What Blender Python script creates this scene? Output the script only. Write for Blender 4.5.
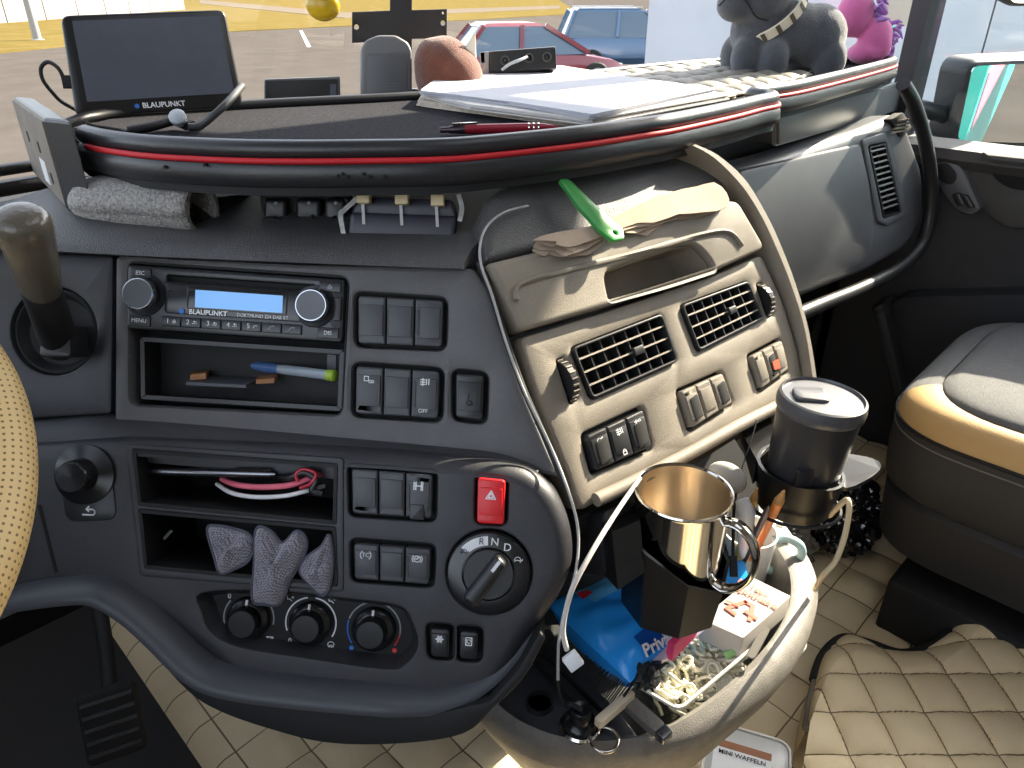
import bpy, bmesh, math, random, mathutils
from mathutils import Vector, Matrix
from mathutils.geometry import delaunay_2d_cdt
for o in list(bpy.data.objects): bpy.data.objects.remove(o)
rnd = random.Random(7)
SC = bpy.context.scene; COL = SC.collection
PI = math.pi
# ------------------------------------------------------------------ camera
F_PX = 740.0; YAW = math.radians(45); PITCH = math.radians(28)
CAM = Vector((0, 0, 1.2))
cf = Vector((math.sin(YAW)*math.cos(PITCH), math.cos(YAW)*math.cos(PITCH), -math.sin(PITCH)))
cr = Vector((math.cos(YAW), -math.sin(YAW), 0)); cu = cr.cross(cf)
cd = bpy.data.cameras.new('camera'); cam = bpy.data.objects.new('camera', cd); COL.objects.link(cam)
cd.sensor_fit = 'HORIZONTAL'; cd.sensor_width = 36; cd.lens = 36*F_PX/1024; cd.clip_start = 0.02; cd.clip_end = 400
cam.matrix_world = Matrix(((cr.x, cu.x, -cf.x, 0), (cr.y, cu.y, -cf.y, 0), (cr.z, cu.z, -cf.z, 1.2), (0, 0, 0, 1)))
SC.camera = cam
# ------------------------------------------------------------------ light
SUN_AZ, SUN_EL = 95, 33
w = bpy.data.worlds.new('world'); SC.world = w; w.use_nodes = True
nt = w.node_tree; bg = nt.nodes['Background']
sky = nt.nodes.new('ShaderNodeTexSky'); sky.sky_type = 'NISHITA'; sky.sun_disc = False
sky.sun_elevation = math.radians(SUN_EL); sky.sun_rotation = math.radians(SUN_AZ); sky.air_density = 1.0; sky.dust_density = 2.5
hsv = nt.nodes.new('ShaderNodeHueSaturation'); hsv.inputs['Saturation'].default_value = .42
nt.links.new(sky.outputs[0], hsv.inputs['Color']); nt.links.new(hsv.outputs[0], bg.inputs[0]); bg.inputs[1].default_value = 0.5
sd = bpy.data.lights.new('sun', 'SUN'); sun = bpy.data.objects.new('sun', sd); COL.objects.link(sun)
sd.energy = 16.0; sd.angle = math.radians(0.6); sd.color = (1, .87, .68)
_a, _e = math.radians(SUN_AZ), math.radians(SUN_EL)
sun.rotation_euler = Vector((math.sin(_a)*math.cos(_e), math.cos(_a)*math.cos(_e), math.sin(_e))).to_track_quat('Z', 'Y').to_euler()
SC.view_settings.view_transform = 'Standard'; SC.view_settings.look = 'None'
SC.view_settings.exposure = 0.6; SC.view_settings.gamma = 1; SC.view_settings.use_curve_mapping = False
# ------------------------------------------------------------------ pixel -> ray helpers (distance always comes from a plane of the place)
def ray(x, y): return cf + cr*((x-512)/F_PX) + cu*((384-y)/F_PX)
def hit(x, y, p0, n):
    d = ray(x, y); return CAM + d*((p0-CAM).dot(n)/d.dot(n))
def Zp(x, y, z): return hit(x, y, Vector((0, 0, z)), Vector((0, 0, 1)))
def Xp(x, y, X): return hit(x, y, Vector((X, 0, 0)), Vector((1, 0, 0)))
def Yp(x, y, Y): return hit(x, y, Vector((0, Y, 0)), Vector((0, 1, 0)))
def at(x, y, d): return CAM + ray(x, y)*d
def nrm(az, rec):
    a, b = math.radians(az), math.radians(rec); return Vector((math.sin(a)*math.cos(b), math.cos(a)*math.cos(b), math.sin(b)))
class Fr:                                     # a flat working plane: r right, u up, n out of the surface
    def __init__(s, o, n, r=None):
        s.o = Vector(o); s.n = Vector(n).normalized()
        s.r = (Vector((0, 0, 1)).cross(s.n) if r is None else Vector(r)); s.r = (s.r - s.n*s.r.dot(s.n)).normalized()
        s.u = s.n.cross(s.r)
    def W(s, a, b, c=0): return s.o + s.r*a + s.u*b + s.n*c
    def P(s, x, y, c=0):
        p = hit(x, y, s.o + s.n*c, s.n) - s.o; return (p.dot(s.r), p.dot(s.u))
    def PW(s, x, y, c=0): return hit(x, y, s.o + s.n*c, s.n)
    def at(s, px, px2=None, c=0):             # frame moved to a pixel, its right direction turned to a second pixel
        p = s.PW(*px, c); return Fr(p, s.n, s.r if px2 is None else s.PW(*px2, c) - p)
    def off(s, c): return Fr(s.o + s.n*c, s.n, s.r)
    def inv(s, p): p = Vector(p)-s.o; return (p.dot(s.r), p.dot(s.u), p.dot(s.n))
FLAT = lambda p, ang=0: Fr(p, (0, 0, 1), (math.cos(ang), math.sin(ang), 0))
# ------------------------------------------------------------------ materials
def lin(c):
    c = c/255.0; return c/12.92 if c <= .04045 else ((c+.055)/1.055)**2.4
def S(r, g, b): return (lin(r), lin(g), lin(b), 1)
MATS = {}
def mat(name, col, rough=.5, metal=0, bump=0, bscale=900, var=0, vscale=30, col2=None, spec=.5, emit=0, trans=0, sheen=0, coat=0, dust=0, wave=None):
    if name in MATS: return MATS[name]
    m = bpy.data.materials.new(name); m.use_nodes = True; n = m.node_tree.nodes; l = m.node_tree.links
    b = n['Principled BSDF']; b.inputs['Base Color'].default_value = col; b.inputs['Roughness'].default_value = rough
    b.inputs['Metallic'].default_value = metal; b.inputs['Specular IOR Level'].default_value = spec
    b.inputs['Transmission Weight'].default_value = trans; b.inputs['Sheen Weight'].default_value = sheen; b.inputs['Coat Weight'].default_value = coat
    tc = n.new('ShaderNodeTexCoord'); out = None
    if emit: b.inputs['Emission Color'].default_value = col; b.inputs['Emission Strength'].default_value = emit
    if var or dust:
        no = n.new('ShaderNodeTexNoise'); no.inputs['Scale'].default_value = vscale; no.inputs['Detail'].default_value = 6; no.inputs['Roughness'].default_value = .65
        l.new(tc.outputs['Object'], no.inputs['Vector'])
        rp = n.new('ShaderNodeValToRGB'); rp.color_ramp.elements[0].position = .35; rp.color_ramp.elements[1].position = .65
        c2 = col2 or tuple(min(1, c*(1+var)) for c in col[:3])+(1,)
        rp.color_ramp.elements[0].color = tuple(c*(1-var) for c in col[:3])+(1,) if col2 is None else col
        rp.color_ramp.elements[1].color = c2
        l.new(no.outputs[0], rp.inputs[0]); out = rp.outputs[0]
        if dust:                              # lint and dust specks
            vo = n.new('ShaderNodeTexNoise'); vo.inputs['Scale'].default_value = 420; vo.inputs['Detail'].default_value = 2; l.new(tc.outputs['Object'], vo.inputs['Vector'])
            r2 = n.new('ShaderNodeValToRGB'); r2.color_ramp.elements[0].position = .66; r2.color_ramp.elements[1].position = .74
            l.new(vo.outputs[0], r2.inputs[0]); mx = n.new('ShaderNodeMixRGB'); mx.inputs[2].default_value = S(170, 165, 158)
            mu = n.new('ShaderNodeMath'); mu.operation = 'MULTIPLY'; mu.inputs[1].default_value = dust
            l.new(r2.outputs[0], mu.inputs[0]); l.new(mu.outputs[0], mx.inputs[0]); l.new(out, mx.inputs[1]); out = mx.outputs[0]
        l.new(out, b.inputs['Base Color'])
    if bump:
        nb = n.new('ShaderNodeTexNoise'); nb.inputs['Scale'].default_value = bscale; nb.inputs['Detail'].default_value = 3; l.new(tc.outputs['Object'], nb.inputs['Vector'])
        bp = n.new('ShaderNodeBump'); bp.inputs['Strength'].default_value = bump; bp.inputs['Distance'].default_value = .002
        l.new(nb.outputs[0], bp.inputs['Height']); l.new(bp.outputs[0], b.inputs['Normal'])
    MATS[name] = m; return m
def glass_mat(name, tint=(1, 1, 1), refl=.06):
    m = bpy.data.materials.new(name); m.use_nodes = True; n = m.node_tree.nodes; l = m.node_tree.links; n.clear()
    o = n.new('ShaderNodeOutputMaterial'); t = n.new('ShaderNodeBsdfTransparent'); g = n.new('ShaderNodeBsdfGlossy'); x = n.new('ShaderNodeMixShader')
    t.inputs[0].default_value = tint+(1,); g.inputs['Roughness'].default_value = .02; x.inputs[0].default_value = refl
    l.new(t.outputs[0], x.inputs[1]); l.new(g.outputs[0], x.inputs[2]); l.new(x.outputs[0], o.inputs[0]); MATS[name] = m; return m
DASH = mat('dash_plastic', S(86, 85, 87), .5, bump=.25, bscale=1500, var=.12, vscale=14, dust=.12)
DASHL = mat('dash_plastic_dusty_sunlit', S(124, 115, 102), .6, bump=.3, bscale=1300, var=.14, vscale=11, dust=.3)  # DASH made paler and warmer: dust, with sunlight painted into the colour
LOWER = mat('lower_dash_plastic', S(46, 46, 50), .42, bump=.2, bscale=1500, var=.12, vscale=12, dust=.05)
PAD = mat('grained_pad', S(74, 73, 74), .5, bump=.6, bscale=700, var=.12, vscale=12, dust=.25)
BLK = mat('black_plastic', S(30, 30, 32), .38, bump=.05)
BLKM = mat('black_matte', S(22, 22, 24), .7, bump=.1)
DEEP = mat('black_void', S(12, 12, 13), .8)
SW = mat('switch_grey', S(66, 67, 71), .45, bump=.1, bscale=1800)
SWB = mat('switch_black', S(36, 36, 39), .4, bump=.08, bscale=1800)
WHT = mat('white_print', S(225, 226, 228), .5)
GREYP = mat('grey_print', S(150, 152, 156), .5)
REDB = mat('red_button', S(215, 32, 40), .4, bump=.08)
RED = mat('red_piping', S(190, 22, 34), .6)
CHROME = mat('polished_steel', S(205, 200, 192), .09, 1)
STEELI = mat('brushed_steel', S(205, 194, 178), .28, 1, bump=.08, bscale=300)
# ------------------------------------------------------------------ object helpers
LOC = {}
def props(o, label=None, cat=None, group=None, kind=None):
    if label: o['label'] = label
    if cat: o['category'] = cat
    if group: o['group'] = group
    if kind: o['kind'] = kind
    return o
def thing(name, label, cat, loc, group=None, kind=None):
    o = bpy.data.objects.new(name, None); o.empty_display_size = .02; COL.objects.link(o); o.location = loc; LOC[o.name] = Vector(loc)
    return props(o, label, cat, group, kind)
def mesh(name, verts, faces, m, parent=None, angle=40, label=None, cat=None, group=None, kind=None, fm=None):
    vs = [Vector(v) for v in verts]
    if parent is None:
        xs = [v.x for v in vs]; ys = [v.y for v in vs]; zs = [v.z for v in vs]
        L = Vector(((min(xs)+max(xs))/2, (min(ys)+max(ys))/2, min(zs)))
    else: L = LOC[parent.name]
    me = bpy.data.meshes.new(name); me.from_pydata([v-L for v in vs], [], faces); me.validate()
    for mm in (m if isinstance(m, (list, tuple)) else [m]): me.materials.append(mm)
    if fm:
        for p, i in zip(me.polygons, fm): p.material_index = i
    bm = bmesh.new(); bm.from_mesh(me); bmesh.ops.recalc_face_normals(bm, faces=bm.faces); bm.to_mesh(me); bm.free()
    if angle: me.polygons.foreach_set('use_smooth', [True]*len(me.polygons)); me.set_sharp_from_angle(angle=math.radians(angle))
    o = bpy.data.objects.new(name, me); COL.objects.link(o); LOC[o.name] = L
    if parent is None: o.location = L
    else: o.parent = parent
    return props(o, label, cat, group, kind)
class MB:                                       # gathers shapes that make up one mesh
    def __init__(s): s.v = []; s.f = []
    def add(s, vf):
        k = len(s.v); s.v += list(vf[0]); s.f += [tuple(i+k for i in f) for f in vf[1]]; return s
    def build(s, name, m, parent=None, **k): return mesh(name, s.v, s.f, m, parent, **k)
def area2(p): return sum(p[i][0]*p[(i+1) % len(p)][1]-p[(i+1) % len(p)][0]*p[i][1] for i in range(len(p)))
def ccw(p): return list(p) if area2(p) > 0 else list(p)[::-1]
def offset(p, d):                               # inset (d>0) a ccw polygon
    n = len(p); out = []
    for i in range(n):
        a, b, c = p[i-1], p[i], p[(i+1) % n]
        e1 = Vector((b[0]-a[0], b[1]-a[1])); e2 = Vector((c[0]-b[0], c[1]-b[1]))
        if e1.length < 1e-9 or e2.length < 1e-9: out.append(b); continue
        n1 = Vector((-e1.y, e1.x)).normalized(); n2 = Vector((-e2.y, e2.x)).normalized(); k = 1+n1.dot(n2)
        mm = (n1+n2)/max(k, .4); out.append((b[0]+mm.x*d, b[1]+mm.y*d))
    return out
def rpoly(pts, r, seg=4):                       # round the corners of a polygon
    n = len(pts); out = []
    for i in range(n):
        a, b, c = Vector(pts[i-1][:2]), Vector(pts[i][:2]), Vector(pts[(i+1) % n][:2])
        rr = r[i] if isinstance(r, (list, tuple)) else r
        da, dc = a-b, c-b; t = min(rr, da.length*.48, dc.length*.48)
        if t < 1e-6: out.append(tuple(b)); continue
        p0 = b+da.normalized()*t; p1 = b+dc.normalized()*t
        for k in range(seg+1):
            s = k/seg; q = p0*(1-s)**2 + b*2*s*(1-s) + p1*s*s; out.append((q.x, q.y))
    return out
def rrect(cx, cy, ww, h, r, seg=4): return rpoly([(cx-ww/2, cy-h/2), (cx+ww/2, cy-h/2), (cx+ww/2, cy+h/2), (cx-ww/2, cy+h/2)], r, seg)
def circ(cx, cy, r, n=32, r2=None): return [(cx+r*math.cos(2*PI*i/n), cy+(r2 or r)*math.sin(2*PI*i/n)) for i in range(n)]
def spline(pts, n=6, closed=False):             # catmull-rom through points (any dimension)
    P = [Vector(p) for p in pts]; N = len(P); out = []
    rng = range(N if closed else N-1)
    for i in rng:
        if closed: a, b, c, d = P[i-1], P[i], P[(i+1) % N], P[(i+2) % N]
        else: a, b, c, d = P[max(i-1, 0)], P[i], P[i+1], P[min(i+2, N-1)]
        for k in range(n):
            t = k/n; out.append(.5*((2*b)+(c-a)*t+(2*a-5*b+4*c-d)*t*t+(3*b-a-3*c+d)*t**3))
    if not closed: out.append(P[-1])
    return out
def inside(p, poly):
    r = False; n = len(poly)
    for i in range(n):
        a, b = poly[i], poly[i-1]
        if (a[1] > p[1]) != (b[1] > p[1]) and p[0] < (b[0]-a[0])*(p[1]-a[1])/(b[1]-a[1])+a[0]: r = not r
    return r
def plate_vf(fr, outline, top, bot, bevel=0, holes=(), seg=2, hbev=None):
    """solid plate in a frame: outline/holes in plane coords, front at depth top, back at depth bot, rounded front edges"""
    V = []; Fc = []; loops = [(ccw(outline), 1)]+[(ccw(h), -1) for h in holes]; tops = []; bots = []
    for lp, sg in loops:
        n = len(lp); rings = [(0, bot)]; bv0 = bevel
        if sg < 0 and hbev is not None: bevel = hbev
        if bevel:
            for k in range(seg+1):
                a = PI/2*k/seg; rings.append((bevel*(1-math.cos(a)), top-bevel+bevel*math.sin(a)))
        else: rings.append((0, top))
        idx = []
        for ins, dep in rings:
            q = offset(lp, sg*ins) if ins else lp
            idx.append(list(range(len(V), len(V)+n))); V += [fr.W(x, y, dep) for x, y in q]
        for a, b in zip(idx, idx[1:]):
            for i in range(n): j = (i+1) % n; Fc.append((a[i], a[j], b[j], b[i]) if sg > 0 else (a[j], a[i], b[i], b[j]))
        tops.append(idx[-1]); bots.append(idx[0]); bevel = bv0
    for lps, flip in ((tops, False), (bots, True)):
        flat = [i for lp in lps for i in lp]; pts = [Vector(fr.inv(V[i])[:2]) for i in flat]; eds = []; k = 0; polys = []
        for lp in lps:
            n = len(lp); eds += [(k+i, k+(i+1) % n) for i in range(n)]; polys.append(pts[k:k+n]); k += n
        ov, _, tris, orig, _, _ = delaunay_2d_cdt(pts, eds, [], 1, 1e-7)
        for t in tris:
            c = (ov[t[0]]+ov[t[1]]+ov[t[2]])/3
            if not inside(c, polys[0]) or any(inside(c, h) for h in polys[1:]): continue
            idx = [orig[i][0] if orig[i] else None for i in t]
            if None in idx:
                idx2 = []
                for i, j in zip(t, idx):
                    if j is None: V.append(fr.W(ov[i].x, ov[i].y, fr.inv(V[flat[0]])[2])); idx2.append(len(V)-1)
                    else: idx2.append(flat[j])
                Fc.append(tuple(idx2))
            else: Fc.append(tuple(flat[i] for i in idx))
    return V, Fc
def plate(name, fr, outline, top, bot, m, parent=None, bevel=0, holes=(), seg=2, hbev=None, **k):
    v, f = plate_vf(fr, outline, top, bot, bevel, holes, seg, hbev); return mesh(name, v, f, m, parent, **k)
def ring_vf(rings, closed=True, caps=True):     # loft of equal rings
    V = []; Fc = []; n = len(rings[0])
    for r in rings: V += list(r)
    for a in range(len(rings)-1):
        for i in range(n if closed else n-1):
            j = (i+1) % n; Fc.append((a*n+i, a*n+j, (a+1)*n+j, (a+1)*n+i))
    if caps and closed: Fc.append(tuple(range(n))[::-1]); Fc.append(tuple(range((len(rings)-1)*n, len(rings)*n)))
    return V, Fc
def tube_vf(pts, r, n=8, caps=True):
    P = [Vector(p) for p in pts]; rings = []; up = None
    for i, p in enumerate(P):
        t = (P[min(i+1, len(P)-1)]-P[max(i-1, 0)]).normalized()
        if up is None: up = t.cross(Vector((0, 0, 1)) if abs(t.z) < .9 else Vector((1, 0, 0))).normalized()
        up = (up-t*up.dot(t)).normalized(); s = t.cross(up); rr = r[i] if isinstance(r, (list, tuple)) else r
        rings.append([p+up*rr*math.cos(2*PI*k/n)+s*rr*math.sin(2*PI*k/n) for k in range(n)])
    return ring_vf(rings, True, caps)
def tube(name, pts, r, m, parent=None, n=8, **k): v, f = tube_vf(pts, r, n); return mesh(name, v, f, m, parent, angle=60, **k)
def sweep_vf(path, profile, closed=False, side=None, caps=True):
    """profile (out, up) carried along a roughly level path; out = right of travel"""
    P = [Vector(p) for p in path]; rings = []; N = len(P)
    for i, p in enumerate(P):
        t = (P[(i+1) % N]-P[i-1]) if closed else (P[min(i+1, N-1)]-P[max(i-1, 0)])
        t = t.normalized(); o = t.cross(Vector((0, 0, 1)) if side is None else side).normalized(); u = o.cross(t)
        rings.append([p+o*a+u*b for a, b in profile])
    if closed: rings.append(rings[0])
    return ring_vf(rings, True, caps and not closed)
def lathe_vf(fr, prof, n=32, caps=True):        # profile (radius, height along n)
    return ring_vf([[fr.W(r*math.cos(2*PI*k/n), r*math.sin(2*PI*k/n), h) for k in range(n)] for r, h in prof], True, caps)
def lathe(name, fr, prof, m, parent=None, n=32, caps=True, **k): v, f = lathe_vf(fr, prof, n, caps); return mesh(name, v, f, m, parent, **k)
def box_vf(fr, a0, a1, b0, b1, c0, c1, bev=0, r=0):
    o = [(a0, b0), (a1, b0), (a1, b1), (a0, b1)]
    if r: o = rpoly(o, r, 3)
    return plate_vf(fr, o, c1, c0, bev)
def hexa_vf(p): return list(p), [(3, 2, 1, 0), (4, 5, 6, 7), (0, 1, 5, 4), (1, 2, 6, 5), (2, 3, 7, 6), (3, 0, 4, 7)]
def bar_vf(p, q, up, wid, hgt):                 # bar between two points; up = direction of its height
    p, q = Vector(p), Vector(q); t = (q-p).normalized(); up = Vector(up); up = (up-t*up.dot(t)).normalized(); s = t.cross(up)
    return hexa_vf([e+s*a*wid/2+up*b*hgt/2 for e in (p, q) for a, b in ((-1, -1), (1, -1), (1, 1), (-1, 1))])
def sph_vf(c, rx, ry, rz, rot=None, nu=16, nv=10):
    c = Vector(c); rings = []
    for j in range(nv+1):
        th = PI*min(max(j/nv, .004), .996)
        ring = []
        for i in range(nu):
            p = Vector((rx*math.sin(th)*math.cos(2*PI*i/nu), ry*math.sin(th)*math.sin(2*PI*i/nu), rz*math.cos(th)))
            ring.append(c+((rot @ p) if rot else p))
        rings.append(ring)
    return ring_vf(rings)
def grid_vf(fn, nu, nv):
    V = [fn(i/nu, j/nv) for j in range(nv+1) for i in range(nu+1)]; k = nu+1
    return V, [(j*k+i, j*k+i+1, (j+1)*k+i+1, (j+1)*k+i) for j in range(nv) for i in range(nu)]
def sheet(name, fn, nu, nv, thick, m, parent=None, **k):
    v, f = grid_vf(fn, nu, nv); o = mesh(name, v, f, m, parent, angle=k.pop('angle', 50), **k)
    s = o.modifiers.new('thickness', 'SOLIDIFY'); s.thickness = thick; s.offset = -1; return o
def text(s, fr, size, m, parent, name='lettering', depth=.0004, align='CENTER', bold=0, sx=1, **k):
    cu_ = bpy.data.curves.new('t', 'FONT'); cu_.body = s; cu_.size = size; cu_.align_x = align; cu_.align_y = 'CENTER'; cu_.offset = bold*size; cu_.resolution_u = 3
    o = bpy.data.objects.new('t', cu_); me = bpy.data.meshes.new_from_object(o); vs = [fr.W(v.co.x*sx, v.co.y, depth) for v in me.vertices]; fs = [tuple(p.vertices) for p in me.polygons]
    bpy.data.objects.remove(o); bpy.data.curves.remove(cu_); bpy.data.meshes.remove(me)
    return mesh(name, vs, fs, m, parent, angle=0, **k)
def line_vf(fr, pts, wid, depth=.0004, closed=False):   # flat printed stroke on a surface
    V = []; Fc = []
    P = list(pts)+([pts[0]] if closed else [])
    for a, b in zip(P, P[1:]):
        d = Vector((b[0]-a[0], b[1]-a[1])); 
        if d.length < 1e-9: continue
        d.normalize(); s = Vector((-d.y, d.x))*wid/2; e = d*wid*.3; k = len(V)
        V += [fr.W(a[0]-e.x+s.x, a[1]-e.y+s.y, depth), fr.W(b[0]+e.x+s.x, b[1]+e.y+s.y, depth), fr.W(b[0]+e.x-s.x, b[1]+e.y-s.y, depth), fr.W(a[0]-e.x-s.x, a[1]-e.y-s.y, depth)]
        Fc.append((k, k+1, k+2, k+3))
    return V, Fc
def arc(cx, cy, r, a0, a1, n=14): return [(cx+r*math.cos(math.radians(a0+(a1-a0)*i/n)), cy+r*math.sin(math.radians(a0+(a1-a0)*i/n))) for i in range(n+1)]
def qmap(c):                                    # bilinear map of a quad TL,TR,BR,BL (plane coords)
    c = [Vector(p[:2]) for p in c]
    return lambda s, t: tuple((c[0]*(1-s)+c[1]*s)*(1-t)+(c[3]*(1-s)+c[2]*s)*t)
def pxs(fr, pts, c=0): return [fr.P(x, y, c) for x, y in pts]
FLZ = .25
def crumple(name, label, c, r, m, seed, amp=.35, flat=.55, cat='bag', floor=.263, sub=5):
    bm = bmesh.new(); bmesh.ops.create_icosphere(bm, subdivisions=sub, radius=1); vs = []
    for v_ in bm.verts:
        d = v_.co.normalized(); n1 = mathutils.noise.cell(d*3+Vector((seed, 0, 0)))*0; nn = mathutils.noise.turbulence(d*2.2+Vector((seed, seed, 0)), 4, True, amplitude_scale=.55, frequency_scale=2.1); k = 1+amp*(nn-.6); p = d*k; z = p.z*flat
        vs.append(Vector((c.x+p.x*r[0], c.y+p.y*r[1], max(floor, c.z+z*r[2]))))
    fs_ = [tuple(v_.index for v_ in f_.verts) for f_ in bm.faces]; bm.free(); return mesh(name, vs, fs_, m, angle=25, label=label, cat=cat)
# ================================================================== OUTSIDE
GZ = -1.0
ASPH = mat('asphalt', S(76, 72, 69), .95, spec=0, var=.1, vscale=.8, bump=.3, bscale=60)
GRASS = mat('dry_grass', S(90, 78, 44), .95, spec=0, col2=S(102, 90, 54), var=.2, vscale=.5, bump=.6, bscale=20)
PATHM = mat('pale_path', S(100, 92, 82), .95, spec=0)
BARK = mat('bark', S(92, 76, 60), .9, bump=.5, bscale=40)
g = [Vector((-300, -300, GZ)), Vector((300, -300, GZ)), Vector((300, 300, GZ)), Vector((-300, 300, GZ))]
mesh('ground_asphalt', g, [(0, 1, 2, 3)], ASPH, label='grey asphalt yard outside the windscreen', cat='ground', kind='structure')
def flat_area(name, pts, z, m, label, cat, kind='structure'):
    vs = [Vector((p[0], p[1], GZ+z)) for p in pts]
    return mesh(name, vs+[v-Vector((0, 0, z+.02)) for v in vs], [tuple(range(len(vs)))]+[(i, (i+1) % len(vs), (i+1) % len(vs)+len(vs), i+len(vs)) for i in range(len(vs))], m, angle=0, label=label, cat=cat, kind=kind)
gp = [Zp(x, y, GZ) for x, y in ((-60, 60), (120, 41), (230, 32), (400, 24), (580, 14))]
flat_area('grass_verge', [(p.x, p.y) for p in gp]+[(200, 180), (-120, 260), (-160, 120)], .05, GRASS, 'dry yellow grass verge beyond the asphalt yard', 'grass', 'structure')
pp = [Zp(x, y, GZ) for x, y in ((200, 4), (345, 19), (560, 9), (560, 6), (345, 13), (200, 0))]
flat_area('footpath', [(p.x, p.y) for p in pp], .08, PATHM, 'pale footpath crossing the yellow grass', 'path')
a, b = Zp(301, 31, GZ), Zp(309, 47, GZ)
mesh('parking_line', bar_vf(a+Vector((0, 0, .005)), b+Vector((0, 0, .005)), (0, 0, 1), .16, .012)[0], bar_vf(a, b, (0, 0, 1), .1, .01)[1], WHT, angle=0, label='short white painted line on the asphalt', cat='road marking')
# white panel wall far away
WALLW = mat('white_wall_panel', S(124, 120, 115), .8, spec=.1)
wl = [Zp(-40, 27, GZ), Zp(185, 10, GZ)]
wt = thing('panel_wall', 'long white panelled wall behind the yellow grass', 'wall', wl[0])
for i in range(8):
    p, q = wl[0].lerp(wl[1], i/8), wl[0].lerp(wl[1], (i+.97)/8)
    v, f = bar_vf(p+Vector((0, 0, 1.6)), q+Vector((0, 0, 1.6)), (0, 0, 1), .15, 3.2); mesh('panel', v, f, WALLW, wt, angle=0)
p0 = Zp(38, 41, GZ)
lp = thing('lamp_post', 'grey metal lamp post standing at the edge of the yard', 'lamp post', p0)
tube('pole', [p0, p0+Vector((0, 0, 6))], [.2, .15], mat('galvanised', S(140, 138, 136), .5, .4), lp, 12)
lathe('base_plate', FLAT(p0), [(.32, 0), (.32, .06), (.24, .1)], mat('galvanised', S(140, 138, 136)), lp, 12)
tube('lamp_arm', [p0+Vector((0, 0, 5.9)), p0+Vector((.6, -.3, 6.3)), p0+Vector((1.3, -.6, 6.4))], .08, MATS['galvanised'], lp)
# cars
CARG = mat('car_glass', S(70, 92, 110), .06, 0, spec=.8); TYRE = mat('tyre', S(28, 28, 28), .8); RIM = mat('wheel_rim', S(170, 172, 175), .3, .8)
def car(name, label, pos, ang, L, W_, H, paint, suv=False):
    t = thing(name, label, 'car', pos); fr = Fr(pos, (0, 0, 1), (math.cos(ang), math.sin(ang), 0))  # r = forwards
    bh = H*.56
    sec = [(-L/2, .32, .62, .80), (-L/2+.06, .25, bh*.97, .88), (-L/2+.5, .22, bh, .95), (-L*.1, .22, bh, 1), (L*.2, .22, bh*.98, 1), (L*.27, .22, bh*.95, .99), (L*.42, .22, bh*.82, .93), (L/2-.05, .25, bh*.68, .82), (L/2, .3, bh*.5, .74)]
    rings = []
    for x, zb, zt, k in sec:
        h = W_/2*k; rings.append([fr.W(x, y*h, z) for y, z in ((-.86, zb), (.86, zb), (1, zb+.18), (1, zt-.22), (.94, zt-.03), (.7, zt), (-.7, zt), (-.94, zt-.03), (-1, zt-.22), (-1, zb+.18))])
    v, f = ring_vf(rings); body = mesh('body', v, f, paint, t, angle=35)
    x0, x1, x2, x3 = (-L/2+.12, -L/2+.42, L*.05, L*.26) if suv else (-L/2+.2, -L/2+.75, L*.02, L*.27)
    def cab_ring(z, ins, xa, xb): return [fr.W(xa, -W_/2+ins, z), fr.W(xb, -W_/2+ins, z), fr.W(xb, W_/2-ins, z), fr.W(xa, W_/2-ins, z)]
    v, f = ring_vf([cab_ring(bh-.03, .1, x0, x3), cab_ring(bh+(H-bh)*.9, .26, x1, x2)]); mesh('cabin_glass', v, f, CARG, t, angle=0)
    v, f = ring_vf([cab_ring(bh+(H-bh)*.88, .25, x1-.03, x2+.06), cab_ring(H, .36, x1+.12, x2-.2)]); mesh('roof', v, f, paint, t, angle=25)
    for s in (-1, 1):
        lo, hi = W_/2-.09, W_/2-.25
        for xa, xb in ((x0, x1), (x0*.45+x3*.3, x0*.42+x3*.3), (x3, x2)):
            v, f = bar_vf(fr.W(xa, s*lo, bh), fr.W(xb, s*hi, bh+(H-bh)*.92), fr.n, .1, .1); mesh('pillar', v, f, paint, t, angle=0)
        for x in (-L*.3, L*.31):
            wf = Fr(fr.W(x, s*(W_/2-.12), .32), fr.u*s); wh = lathe('wheel', wf, [(.1, 0), (.32, 0), (.33, .03), (.33, .16), (.3, .19), (.2, .19)], TYRE, t, 20); lathe('rim', wf, [(.2, .15), (.2, .195), (.05, .2)], RIM, wh, 16)
        v, f = box_vf(fr, -L/2-.01, -L/2+.25, s*W_/2*.66-.14, s*W_/2*.66+.14, bh*.66, bh*.94, .02); mesh('tail_light', v, f, mat('tail_light', S(200, 30, 34), .25), t)
        v, f = box_vf(fr, L/2-.32, L/2-.03, s*W_/2*.6-.12, s*W_/2*.6+.14, bh*.5, bh*.68, .02); mesh('headlight', v, f, mat('lamp_glass', S(215, 220, 225), .1), t)
        if suv: v, f = bar_vf(fr.W(x1+.1, s*(W_/2-.33), H+.03), fr.W(x2-.1, s*(W_/2-.33), H+.03), fr.n, .05, .04); mesh('roof_rail', v, f, RIM, t)
    return t
# sizes from usual cars; positions on the yard
def outside(x, y, dist): d = ray(x, y); d.z = 0; d.normalize(); return Vector((d.x*dist, d.y*dist, GZ))
car('burgundy_car', 'burgundy hatchback parked in the yard with glare on its windscreen', outside(533, 40, 20.3), math.radians(-28), 4.4, 1.8, 1.52, mat('burgundy_paint', S(112, 36, 50), .3, .1, coat=.6))
car('blue_car', 'blue estate car with roof rails parked beside the white trailer', outside(632, 30, 25.5), math.radians(-40), 4.6, 1.85, 1.74, mat('blue_paint', S(70, 98, 128), .25, .2, coat=.6), True)
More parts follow.
